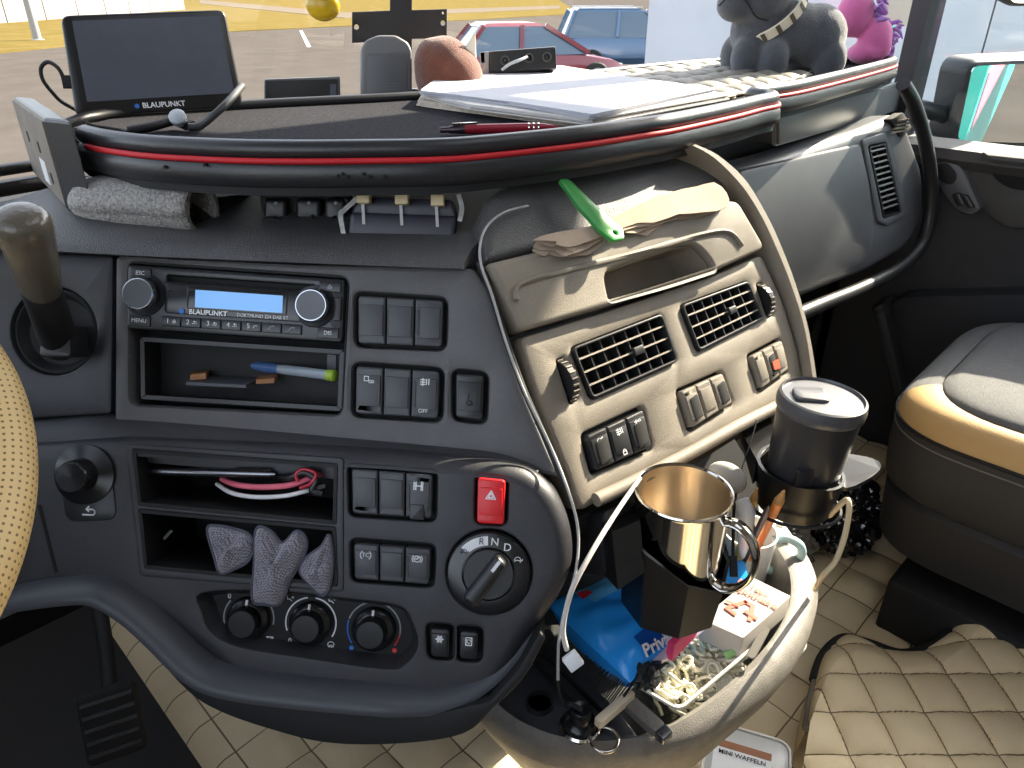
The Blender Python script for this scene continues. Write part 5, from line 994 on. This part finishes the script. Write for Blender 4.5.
# wet wipes pack
WIPE = mat('wipes_blue', S(44, 156, 244), .22); WIPL = mat('wipes_white', S(206, 220, 236), .25)
c4 = [Zp(546, 604, .685), Zp(632, 570, .69), Zp(684, 628, .68), Zp(630, 683, .67)]
def wip(s, t, off=0):
    p = (c4[0]*(1-s)+c4[1]*s)*(1-t)+(c4[3]*(1-s)+c4[2]*s)*t; e = (max(0, s*(1-s))*max(0, t*(1-t))*16)**.4; return p+UP*(.016*e+.0025*math.sin(9*s+14*t)*e+.0015*math.sin(25*t-8*s)*e+off)
wp_ = thing('wipes_pack', 'blue wet wipes pack with white lettering lying in the bin', 'wipes pack', c4[3]-UP*.05)
v1, f1 = grid_vf(lambda s, t: wip(s, t), 26, 22); v2, f2 = grid_vf(lambda s, t: wip(s, t)-UP*(.06*(max(0, s*(1-s))*max(0, t*(1-t))*16)**.35+.0003), 26, 22); mb = MB(); mb.add((v1, f1)); mb.add((v2, f2)); mb.build('pouch', WIPE, wp_, angle=70)
def onpack(x, y):
    def e(st): d = wip(*st)-CAM; z = d.dot(cf); return (512+F_PX*d.dot(cr)/z-x)**2+(384-F_PX*d.dot(cu)/z-y)**2
    return min(((i/60, j/60) for i in range(61) for j in range(61)), key=e)
sm0 = onpack(655, 648)
v, f = grid_vf(lambda s, t: wip(.60+.38*s, .72+.26*t, .0008), 10, 10); mesh('white_band', v, f, WIPL, wp_, angle=60); 
v, f = grid_vf(lambda s, t: wip(min(.98, sm0[0]-.16+.32*s), min(.98, sm0[1]-.17+.32*t), .0012), 8, 8); mesh('blue_cloud', v, f, mat('wipes_dark', S(24, 84, 170), .25), wp_, angle=60)
sa, sb2 = onpack(641, 654), onpack(668, 640); q0, q1 = wip(*sa, .002), wip(*sb2, .002); sm_ = ((sa[0]+sb2[0])/2, (sa[1]+sb2[1])/2)
nn = (wip(sm_[0]+.05, sm_[1])-wip(sm_[0]-.05, sm_[1])).cross(wip(sm_[0], sm_[1]-.05)-wip(sm_[0], sm_[1]+.05)).normalized(); nn = nn if nn.z > 0 else -nn
text('Priva', Fr((q0+q1)/2+nn*.0022, nn, q1-q0), .0155, WHT, wp_, bold=.03, depth=.001)
v, f = grid_vf(lambda s, t: wip(.3+.35*s, .06+.25*t, .001), 10, 6); mesh('flap_label', v, f, mat('wipes_flap', S(90, 170, 225), .25), wp_, angle=60); v, f = grid_vf(lambda s, t: wip(.25+.12*s, .1+.1*t, .0016), 4, 4); mesh('red_print', v, f, RED, wp_, angle=60)
# lilac tube and pink carton
mesh('lilac_tube', *tube_vf([Zp(x, y, .668) for x, y in ((650, 662), (668, 648), (700, 622), (708, 616))], [.006, .0085, .0085, .004], 14), mat('lilac_plastic', S(204, 196, 222), .3), angle=60, label='smooth pale lilac tube beside the wipes pack', cat='tube')
pk = Fr(Zp(694, 622, .688), UP, Zp(722, 594, .688)-Zp(666, 652, .688)); pt = thing('pink_carton', 'narrow pink carton with white band beside the wipes pack', 'carton', pk.W(0, 0, -.02)); v, f = box_vf(pk, -.036, .03, -.002, .005, -.02, .0, .001); mesh('box', v, f, mat('pink_card', S(212, 60, 110), .4), pt)
v, f = box_vf(pk, -.03, .03, .005, .015, -.02, .001, .001); mesh('white_band', v, f, WHT, pt); text('TTUAL', pk.W and Fr(pk.W(-.0, .010, .0014), pk.n, pk.r), .007, PRINT, pt)
# black crumpled film
crumple('crumpled_film', 'scrap of crumpled black film between pack and clear box', Zp(648, 674, .672), (.017, .012, .012), BLK, 2, .9, .8, 'film', .6, 3)
# medicine box
mz = .668; m4 = [Zp(x, y, mz) for x, y in ((752, 577), (791, 596), (743, 638), (701, 619))]; md = thing('medicine_box', 'white medicine box with red letter logo leaning in the bin', 'box', (m4[0]+m4[2])/2-UP*.03)
mf_ = FLAT((0, 0, 0)); ol = ccw([(p.x, p.y) for p in m4]); plate('carton', mf_, rpoly(ol, .002), mz, mz-.026, mat('white_card', S(196, 188, 178), .7), md, .001)
tf_ = Fr((m4[0]+m4[1]+m4[2]+m4[3])/4+UP*.0006, UP, m4[2]-m4[3]); LG = mat('logo_red', S(214, 86, 60), .6)
tf_ = Fr(tf_.o, UP, m4[1]-m4[0]); mb = MB(); dd = [.0004]
def L_(pts, w=.0045): dd[0] += .00015; mb.add(line_vf(tf_, pts, w, dd[0]))
L_([(-.014, -.016), (-.004, .004), (.004, .004)]); L_([(.004, .004), (.010, -.016)]); L_([(-.014, -.016), (-.004, -.018)]); L_([(.002, -.008), (.014, -.010)]); L_([(-.018, -.008), (-.006, -.006)], .0035); mesh('logo', mb.v, mb.f, LG, md, angle=0)
text('Apotheke', Fr(tf_.W(.0, .017, .0006), UP, tf_.r), .0115, LG, md, bold=.035); text('Ihr Team', Fr(tf_.W(-.006, .027, .0006), UP, tf_.r), .009, LG, md, bold=.03)
# clear box full of white clips
CLR = glass_mat('clear_plastic', (.93, .94, .93), .14)
cz_ = .60; k4 = [Zp(x, y, .625) for x, y in ((704, 620), (760, 650), (676, 722), (636, 698))]; cbx = thing('clear_box', 'clear plastic box filled with small white clips', 'box', (k4[0]+k4[2])/2-UP*.025)
ol = ccw([(p.x, p.y) for p in k4]); oo = rpoly(ol, .006); ins = offset(oo, .0015); rings = [[Vector((x, y, cz_)) for x, y in offset(oo, .004)], [Vector((x, y, .643)) for x, y in oo], [Vector((x, y, .643)) for x, y in offset(oo, -.003)], [Vector((x, y, .640)) for x, y in offset(oo, -.003)]]
v, f = ring_vf(rings, True, False); f.append(tuple(range(len(oo)))[::-1]); mesh('walls', v, f, CLR, cbx, angle=40)
v, f = tube_vf([Vector((x, y, .644)) for x, y in offset(oo, -.002)]+[Vector((*offset(oo, -.002)[0], .644))], .0018, 6); mesh('rim', v, f, mat('cloudy_rim', S(214, 210, 198), .3), cbx, angle=60)
CLIP = mat('clip_white', S(236, 230, 206), .5); q_ = qmap([(p.x, p.y) for p in k4]); clip0 = None
a_ = [Vector((.008*math.cos(t), .005*math.sin(t), 0)) for t in [math.radians(40+280*k/12) for k in range(13)]]
v, f = tube_vf(a_+[a_[-1]+Vector((.008, 0, 0))], .0017, 6)
for k in range(120):
    s, t = .08+.84*rnd.random(), .08+.84*rnd.random(); x, y = q_(s, t); z = .612+rnd.uniform(0, .030)
    if clip0 is None: clip0 = mesh('plastic_clip', v, f, CLIP, angle=60, label='small white plastic clip in the clear box', cat='clip', group='white clips in the clear box'); o = clip0
    else: o = clip0.copy(); COL.objects.link(o)
    o.location = (x, y, z); o.rotation_euler = (rnd.uniform(-.7, .7), rnd.uniform(-.7, .7), rnd.uniform(0, 6.28))
mesh('green_clip', *tube_vf([Zp(726, 656, .64), Zp(732, 652, .645), Zp(738, 646, .64)], .004, 8), mat('pale_green', S(160, 206, 130), .4), angle=60, label='pale green clip lying on the white clips', cat='clip')
mesh('blister_strip', *plate_vf(Fr(Zp(762, 640, .652), (UP*.8-hr*.3), Zp(780, 615, .652)-Zp(745, 662, .652)), rrect(-.004, .002, .038, .008, .003), .001, -.001), mat('blister', S(150, 146, 140), .25, .4), label='silver blister strip beside the medicine box', cat='blister pack', angle=20)
# ---- steel mug and its holder
mt_ = at(684, 491, .612); mug = thing('steel_mug', 'polished steel mug with curved handle in the black holder', 'mug', mt_-UP*.092); mf_ = Fr(mt_-UP*.092, UP, hr)
lathe('shell', mf_, [(.034, 0), (.0375, .003), (.0385, .008), (.0392, .088), (.0402, .0905), (.0408, .0918), (.0402, .0932), (.0388, .093), (.0375, .0915)], CHROME, mug, 64, False)
lathe('inner_wall', mf_, [(.0375, .0915), (.0368, .085), (.0362, .012), (.033, .008), (.001, .008)], STEELI, mug, 64, False)
hd = (hr*.80-hfw*.60).normalized(); hp_ = [mf_.o+hd*x+UP*z for x, z in ((.037, .078), (.048, .080), (.060, .072), (.067, .055), (.066, .035), (.058, .020), (.047, .012), (.037, .014))]
P_ = spline(hp_, 5); sdv = hd.cross(UP); rings = []
for i, p in enumerate(P_):
    t = (P_[min(i+1, len(P_)-1)]-P_[max(i-1, 0)]).normalized(); o_ = t.cross(sdv); rings.append([p+sdv*.0065*math.cos(a)+o_*.0028*math.sin(a) for a in [2*PI*k/12 for k in range(12)]])
v, f = ring_vf(rings); mesh('handle', v, f, CHROME, mug, angle=60)
HB = mat('holder_black', S(17, 17, 19), .3)
def holder(name, label, base, r0, r1, h, lowdir, low, arm=None, n=28):
    t = thing(name, label, 'cup holder', base); rin = []; 
    def ringz(r, z, cut): return [base+hr*r*math.cos(a)+hfw*r*math.sin(a)+UP*(z*(1-cut*max(0, (math.cos(a)*lowdir[0]+math.sin(a)*lowdir[1])))) for a in [2*PI*k/n for k in range(n)]]
    v, f = ring_vf([ringz(r0-.004, 0, 0), ringz(r0, .003, 0), ringz(r1, h, low), ringz(r1-.003, h, low), ringz(r0-.003, .005, 0)]); mesh('cup', v, f, HB, t, angle=40); return t
hb1 = mt_-UP*.092-UP*.034; h1 = holder('mug_holder', 'black angular cup holder carrying the steel mug', hb1, .0435, .0485, .088, (.85, -.5), .5, None, 8)
lathe('cup_floor', Fr(hb1+UP*.026, UP), [(.040, 0), (.040, .006), (.001, .006)], HB, h1, 14)
v, f = hexa_vf([VF.PW(600, 520, .0), VF.PW(634, 506, .0), at(640, 520, .605), at(612, 532, .60), VF.PW(604, 575, .0), VF.PW(640, 560, .0), at(645, 572, .605), at(618, 590, .60)]); mesh('bracket', v, f, HB, h1, angle=0)
# ---- tumbler and its holder
tt_ = at(822, 394, .63); tm = thing('travel_tumbler', 'black travel tumbler with flat lid in the right cup holder', 'tumbler', tt_-UP*.118); TMB = mat('tumbler_black', S(40, 40, 43), .38, bump=.08, bscale=700)
tx = Fr(tt_-UP*.112+hr*-.004, (UP+hr*.05).normalized(), hr)
lathe('body', tx, [(.024, 0), (.028, .002), (.0295, .006), (.0345, .09), (.035, .098)], TMB, tm, 48); lid = lathe('lid', tx, [(.035, .096), (.0368, .098), (.0372, .104), (.036, .110), (.034, .111), (.033, .1085), (.012, .1095), (.001, .1095)], mat('lid_grey', S(70, 70, 74), .35), tm, 48)
plate('drink_tab', Fr(tx.W(0, 0, .1095), tx.n, hr), rpoly([(-.026, -.008), (.002, -.012), (.006, .012), (-.024, .012)], .006), .003, 0, mat('lid_grey', S(70, 70, 74)), lid, .0015)
plate('logo_patch', Fr(tx.W(-.0, -.0325, .04), -hfw, hr), rrect(-.012, 0, .014, .03, .003), .001, -.004, mat('patch_dark', S(30, 30, 34), .3), tm, .0005)
hb2 = tx.W(0, 0, -.006); h2 = holder('tumbler_holder', 'black round cup holder with side wing carrying the tumbler', hb2, .033, .0385, .046, (1, 0), .15, None, 28)
wg = [hb2+hr*q.x+hfw*q.y+UP*q.z for q in spline([(.030, -.02, .036), (.055, -.014, .04), (.072, .0, .044), (.068, .018, .042), (.036, .028, .038)], 4, True)]; v, f = ring_vf([[p-UP*.004 for p in wg], wg]); mesh('wing', v, f, BLK, h2, angle=0)
v, f = hexa_vf([VF.PW(740, 442, -.02), VF.PW(772, 425, -.02), hb2-hr*.01+hfw*.036+UP*.02, hb2-hr*.038+UP*.02+hfw*.006, VF.PW(738, 425, -.02), VF.PW(768, 408, -.02), hb2-hr*.01+hfw*.036+UP*.046, hb2-hr*.038+UP*.046+hfw*.006]); mesh('arm', v, f, HB, h2, angle=0)
v, f = tube_vf(spline([hb2+hr*.041*math.cos(a)+hfw*.041*math.sin(a)+UP*(.003-.004*math.sin(a)) for a in [math.radians(180+20*k) for k in range(11)]], 3), .0016, 6); mesh('wire_loop', v, f, BLKM, h2, angle=60)
tube('beige_cable', spline([hb2+hr*.026-hfw*.02+UP*.004, at(848, 500, .62), at(846, 530, .625), at(836, 560, .63), at(822, 577, .64), Zp(815, 590, BZ+.003)], 6), .0024, mat('beige_cable', S(196, 176, 140), .5), None, 8, label='beige cable hanging from the right cup holder', cat='cable')
# ---- pen mug
pm = Zp(742, 574, .602); pe = thing('pen_mug', 'white mug with pale blue handle holding pens', 'mug', pm); pmf = Fr(pm, UP, hr)
lathe('cup', pmf, [(.022, 0), (.026, .003), (.030, .062), (.0305, .064), (.0285, .064), (.024, .008), (.001, .006)], mat('ceramic', S(222, 224, 226), .25), pe, 36, False)
hd = (hr*.95-hfw*.1).normalized(); tube('handle', spline([pm+hd*x+UP*z for x, z in ((.027, .052), (.042, .056), (.058, .046), (.060, .028), (.050, .010), (.036, .006), (.026, .012))], 5), .005, mat('pale_blue', S(176, 206, 208), .3), pe, 10, label='pale blue handle')
for nm, lab, cat_, top, r_, col in (('orange_pencil', 'orange pencil standing in the pen mug', 'pencil', at(784, 491, .605), .0045, S(232, 132, 40)), ('black_pen', 'black slim pen standing in the pen mug', 'pen', at(769, 506, .615), .003, S(36, 36, 38)), ('yellow_pencil', 'yellow pencil standing in the pen mug', 'pencil', at(757, 488, .63), .0035, S(226, 200, 90))):
    b_ = pm+UP*.012+hr*rnd.uniform(-.012, .006)+hfw*rnd.uniform(-.01, .01); pf = Fr(b_, top-b_); LL = (top-b_).length; t = thing(nm, lab, cat_, b_); lathe('shaft', pf, [(r_, 0), (r_, LL*.9)], mat(nm, col, .45), t, 10); lathe('point', pf, [(r_, LL*.9), (r_*.25, LL)], mat('raw_wood', S(170, 128, 78)) if 'pencil' in nm else BLK, t, 10)
wb = pm+UP*.03; mesh('white_tube', *tube_vf([pm+UP*.015, at(746, 512, .645), at(742, 500, .645)], [.006, .008, .006], 14), mat('white_plastic', S(224, 226, 230), .3), angle=60, label='white plastic tube standing in the pen mug', cat='tube')
ct = Fr(Zp(780, 530, BZ+.006), UP, Zp(788, 540, BZ)-Zp(773, 518, BZ)); dc = thing('door_catch', 'small white metal catch lying on the bin rim', 'catch', ct.o); plate('plate', ct, rrect(0, 0, .034, .016, .002), .003, -.003, mat('white_metal', S(214, 212, 206), .35), dc, .001, [circ(-.004, 0, .0045, 12)]); lathe('hole_rim', Fr(ct.W(.010, 0, .003), UP), [(.002, 0), (.002, .001), (.0005, .001)], BLK, dc, 10)
# lanyard fob
fo = at(727, 478, .66); fb_ = thing('key_fob', 'pale grey key fob hanging on a black cord', 'key fob', fo); v, f = sph_vf(fo, .021, .009, .014, ROTC @ Matrix.Rotation(math.radians(38), 3, 'Y'), 18, 10); mesh('shell', v, f, mat('fob_grey', S(184, 180, 172), .4), fb_)
tube('cord', spline([fo+hr*.010-UP*.012, at(734, 510, .655), at(733, 545, .655), at(733, 556, .655)], 5), .0014, BLKM, fb_, 6); tube('upper_cord', spline([fo+hr*.01, at(748, 450, .66), at(757, 420, .67)], 4), .0006, BLKM, fb_, 5); v, f = bar_vf(at(733, 556, .655), at(734, 577, .65), -hfw, .006, .004); mesh('clasp', v, f, BLKM, fb_)
mesh('blue_packet', *plate_vf(Fr(Zp(733, 576, .655), UP*.8-hfw*.5, hr), rpoly([(-.016, -.016), (.016, -.014), (.014, .016), (-.012, .014)], .003), .003, -.003, .001), mat('wipes_blue', S(30, 120, 205)), label='small bright blue packet in front of the pen mug', cat='packet')
# ================================================================== FLOOR MATS, SEAT
FLZ = .25; MATM = mat('quilted_beige', S(222, 202, 164), .6, bump=.25, bscale=500, var=.06, vscale=6)
def seams(name, base, d1, o1, d2, o2, pitch):       # quilted leather: stitched seam lines where the pads meet
    m = base.copy(); m.name = name; n = m.node_tree.nodes; l = m.node_tree.links; g = n.new('ShaderNodeNewGeometry'); b = n['Principled BSDF']; src = b.inputs['Base Color'].links[0].from_socket; outs = []
    for d, o_ in ((d1, o1), (d2, o2)):
        dp = n.new('ShaderNodeVectorMath'); dp.operation = 'DOT_PRODUCT'; dp.inputs[1].default_value = Vector(d)/pitch; l.new(g.outputs['Position'], dp.inputs[0])
        a = n.new('ShaderNodeMath'); a.operation = 'ADD'; a.inputs[1].default_value = o_+100.5; l.new(dp.outputs['Value'], a.inputs[0]); f = n.new('ShaderNodeMath'); f.operation = 'FRACT'; l.new(a.outputs[0], f.inputs[0])
        s = n.new('ShaderNodeMath'); s.operation = 'SUBTRACT'; s.inputs[1].default_value = .5; l.new(f.outputs[0], s.inputs[0]); ab = n.new('ShaderNodeMath'); ab.operation = 'ABSOLUTE'; l.new(s.outputs[0], ab.inputs[0])
        lt = n.new('ShaderNodeMath'); lt.operation = 'LESS_THAN'; lt.inputs[1].default_value = .016; l.new(ab.outputs[0], lt.inputs[0]); outs.append(lt.outputs[0])
    mx = n.new('ShaderNodeMath'); mx.operation = 'MAXIMUM'; l.new(outs[0], mx.inputs[0]); l.new(outs[1], mx.inputs[1])
    mc = n.new('ShaderNodeMixRGB'); mc.inputs[2].default_value = S(116, 97, 70); l.new(mx.outputs[0], mc.inputs[0]); l.new(src, mc.inputs[1]); l.new(mc.outputs[0], b.inputs['Base Color']); return m
MATF = seams('quilted_floor', MATM, (1, 0, 0), .3, (0, 1, 0), 0, .075); MATC = seams('quilted_cover', MATM, hr, .2, hfw, .35, .062)
def qh(a, b, amp): return amp*(abs(math.sin(PI*a))*abs(math.sin(PI*b)))**.4
def fm(s, t):
    x, y = .13+1.51*s, -.25+1.42*t; e = (x-.13)/.06; z = FLZ+.004+qh(x/.075+.3, y/.075, .013*min(1, max(0, e-1)))
    if e < 1: z -= .09*(1-e)**2; x += .0
    return Vector((x, y, z))
sheet('floor_mat', fm, 190, 190, .004, MATF, label='beige quilted leather mat covering the cab floor', cat='mat', angle=60)
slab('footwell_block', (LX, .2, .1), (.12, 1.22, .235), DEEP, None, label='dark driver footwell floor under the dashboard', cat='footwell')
# seat-side cover, edged in black
Tpx = [(806, 730), (812, 696), (823, 660), (842, 642), (868, 647), (898, 657), (922, 653), (945, 640), (965, 612), (985, 600), (1005, 607), (1040, 626), (1100, 660)]; Tc = spline([Zp(x, y, .325) for x, y in Tpx], 6); Bc = [Zp(796+(1110-796)*i/(len(Tc)-1), 800+60*i/(len(Tc)-1), .325) for i in range(len(Tc))]
cv = thing('quilted_cover', 'beige quilted cover with black edging beside the seat', 'cover', Vector((.9, .2, .25))); N = len(Tc)-1; NV = 70; up_s = 4
def cvf(s, t):
    k = s*N; i = min(int(k), N-1); p = Tc[i].lerp(Tc[i+1], k-i); q = Bc[i].lerp(Bc[i+1], k-i); w_ = p.lerp(q, t); a, b = w_.dot(hr)/.062, w_.dot(hfw)/.062; return w_+UP*(.03*min(1, t*5)**.5+qh(a+.2, b+.35, .012))
v, f = grid_vf(cvf, 150, 90); o = mesh('top', v, f, MATC, cv, angle=60)
tube('black_edging', [p+UP*.004 for p in Tc[8:]], .0095, BLKM, cv, 8, label='black edge binding'); tube('grey_edging', [p+UP*.003 for p in Tc[:9]], .006, mat('grey_binding', S(120, 112, 100), .8), cv, 8)
v, f = ring_vf([[p for p in Tc], [p+UP*(-.08)+(p-Vector((1.2, .0, p.z)))*.03 for p in Tc]], False); mesh('skirt', v, f, MATM, cv, angle=60)
# food tub on the floor
tp = Zp(744, 772, .30); ta = math.radians(-20); tf_ = Fr(Vector((tp.x, tp.y, .258)), UP, hr*math.cos(ta)+hfw*math.sin(ta)); tu = thing('food_tub', 'clear plastic food tub with printed label on the floor', 'tub', tf_.o)
oo = rrect(0, 0, .10, .085, .016); rings = [[tf_.W(x, y, 0) for x, y in offset(oo, .008)], [tf_.W(x, y, .055) for x, y in oo], [tf_.W(x, y, .058) for x, y in offset(oo, -.004)], [tf_.W(x, y, .062) for x, y in offset(oo, -.004)]]
v, f = ring_vf(rings, True, False); f.append(tuple(range(len(oo)))[::-1]); mesh('walls', v, f, CLR, tu); plate('lid', tf_, offset(oo, -.004), .064, .061, mat('cloudy_lid', S(190, 190, 188), .25, spec=.5), tu, .001); v, f = tube_vf([tf_.W(x, y, .064) for x, y in offset(oo, -.003)]+[tf_.W(*offset(oo, -.003)[0], .064)], .0025, 6); mesh('rim', v, f, mat('cloudy_rim', S(214, 210, 198)), tu, angle=60)
plate('label', tf_, rrect(-.006, -.004, .072, .05, .002), .0652, .064, WHT, tu); plate('brown_stripe', tf_, rrect(-.006, .015, .072, .011, .001), .0655, .065, mat('brown_print', S(150, 96, 60), .6), tu); text('MINI WAFFELN', Fr(tf_.W(-.006, .002, .0655), UP, tf_.r), .0088, BLKM, tu, bold=.015)
# white plastic film hanging under the bin
pl4 = [Zp(806, 640, .56), Zp(796, 664, .50), Zp(712, 742, .45), Zp(730, 728, .52)]
sheet('plastic_film', lambda s, t: (pl4[0]*(1-s)+pl4[3]*s)*(1-t)+(pl4[1]*(1-s)+pl4[2]*s)*t+hr*.004*math.sin(9*s+5*t), 14, 6, .0008, mat('film_white', S(206, 206, 210), .35), label='strip of white plastic film hanging under the bin', cat='film')
# passenger seat
SX, SY = 1.33, -.07; seat = thing('passenger_seat', 'grey passenger seat cushion with tan leather edge on a dark base', 'seat', (SX, SY, .26))
SEATF = mat('seat_fabric', S(104, 104, 104), .9, bump=.8, bscale=900, var=.1, vscale=200); TAN = mat('seat_tan', S(196, 160, 106), .6, bump=.25, bscale=500); SIDE = mat('seat_side', S(52, 52, 54), .65, bump=.3, bscale=700)
so = rpoly([(SX-.27, SY-.45), (SX+.25, SY-.45), (SX+.25, SY+.37), (SX-.27, SY+.36)], [.06, .06, .16, .13], 10); so = ccw(so); n = len(so); cx, cy = SX, SY
def sring(k, z): return [Vector((cx+(x-cx)*k, cy+(y-cy)*k, z)) for x, y in so]
CZ = .636
v, f = ring_vf([sring(.93, CZ-.13), sring(.985, CZ-.115), sring(1.0, CZ-.07), sring(1.0, CZ-.012), sring(.995, CZ-.004)], True, True); mesh('cushion_side', v, f, SIDE, seat, angle=50)
prof = [(1.0, CZ-.008), (.99, CZ+.010), (.965, CZ+.022), (.93, CZ+.029), (.89, CZ+.033), (.87, CZ+.033)]
v, f = ring_vf([sring(k, z) for k, z in prof], True, False); isf = [1 if (so[i][0] > SX-.17 and so[i][1] > SY+.2) else 0 for i in range(n)]
for nm, w_, m_, lb_ in (('tan_edge', 0, TAN, 'tan leather edge of the cushion'), ('front_edge', 1, SEATF, None)): ff = [q for q, w2 in zip(f, isf*5) if w2 == w_]; us = sorted({i for q in ff for i in q}); mp = {o_: i for i, o_ in enumerate(us)}; mesh(nm, [v[i] for i in us], [tuple(mp[i] for i in q) for q in ff], m_, seat, angle=70, label=lb_)
prof = [(.87, CZ+.030), (.862, CZ+.036), (.82, CZ+.043), (.7, CZ+.047), (.5, CZ+.05), (.2, CZ+.052), (.01, CZ+.052)]
v, f = ring_vf([sring(k, z) for k, z in prof], True, True); mesh('cushion_top', v, f, SEATF, seat, angle=70)
v, f = tube_vf([p for p in sring(1.003, CZ-.010)]+[sring(1.003, CZ-.010)[0]], .003, 6); mesh('piping', v, f, BLKM, seat, angle=60)
v, f = tube_vf([p for p in sring(1.001, CZ-.024)]+[sring(1.001, CZ-.024)[0]], .0012, 5); mesh('stitching', v, f, mat('stitch', S(120, 116, 108), .8), seat, angle=60)
v, f = ring_vf([sring(.80, .40), sring(.95, .41), sring(.97, .50), sring(.92, CZ-.12)], True, True); mesh('base_cover', v, f, mat('seat_base', S(40, 40, 43), .6, bump=.2), seat, angle=40)
v, f = ring_vf([sring(.4, .262), sring(.4, .41)], True, True); mesh('pedestal', v, f, BLKM, seat)
v, f = box_vf(FLAT((SX-.22, SY+.22, .27)), -.05, .09, -.16, .06, 0, .10, .01, .01); mesh('slide_rail', v, f, BLKM, seat)
bk_ = [[Vector((SX+x*w_, SY-.42-d_+y, z)) for x, y in ((-1, .05), (-.9, .09), (.9, .09), (1, .05), (1, -.06), (-1, -.06))] for z, w_, d_ in ((.66, .24, 0), (.9, .25, .04), (1.2, .25, .12), (1.4, .2, .18), (1.46, .15, .2))]
v, f = ring_vf(bk_); mesh('backrest', v, f, SEATF, seat, angle=50)
# crumpled bag on the floor before the seat
BAGM = mat('black_bag', S(24, 25, 30), .18, coat=.5); 
crumple('black_bag', 'crumpled glossy black plastic bag on the floor before the seat', Vector((1.235, .345, .32)), (.085, .07, .13), BAGM, 3)
crumple('clear_bag', 'crumpled clear grey plastic bag beside the black bag', Vector((1.09, .40, .30)), (.07, .06, .11), mat('clear_bag', S(112, 104, 94), .2, coat=.6), 8)
crumple('blue_bag', 'crumpled blue bag scrap behind the clear grey bag', Vector((1.16, .475, .31)), (.11, .035, .08), mat('blue_bag', S(34, 66, 130), .3), 5)
# pedal and shoe-like floor hump in the driver footwell
pd_ = thing('brake_pedal', 'dark rubber pedal on a thin arm in the footwell', 'pedal', Zp(112, 735, .25)); pfz = Fr(Zp(112, 722, .36), nrm(200, 35)); plate('pad', pfz, rrect(0, 0, .07, .09, .01), .008, -.008, BLKM, pd_, .004)
for k in range(5): v, f = bar_vf(pfz.W(-.03, -.032+.016*k, .009), pfz.W(.03, -.032+.016*k, .009), pfz.n, .005, .003); mesh('tread', v, f, BLK, pd_, angle=0)
tube('arm', [pfz.W(0, 0, -.006), pfz.W(0, .08, -.06), pfz.W(0, .3, -.1)], .010, BLKM, pd_)
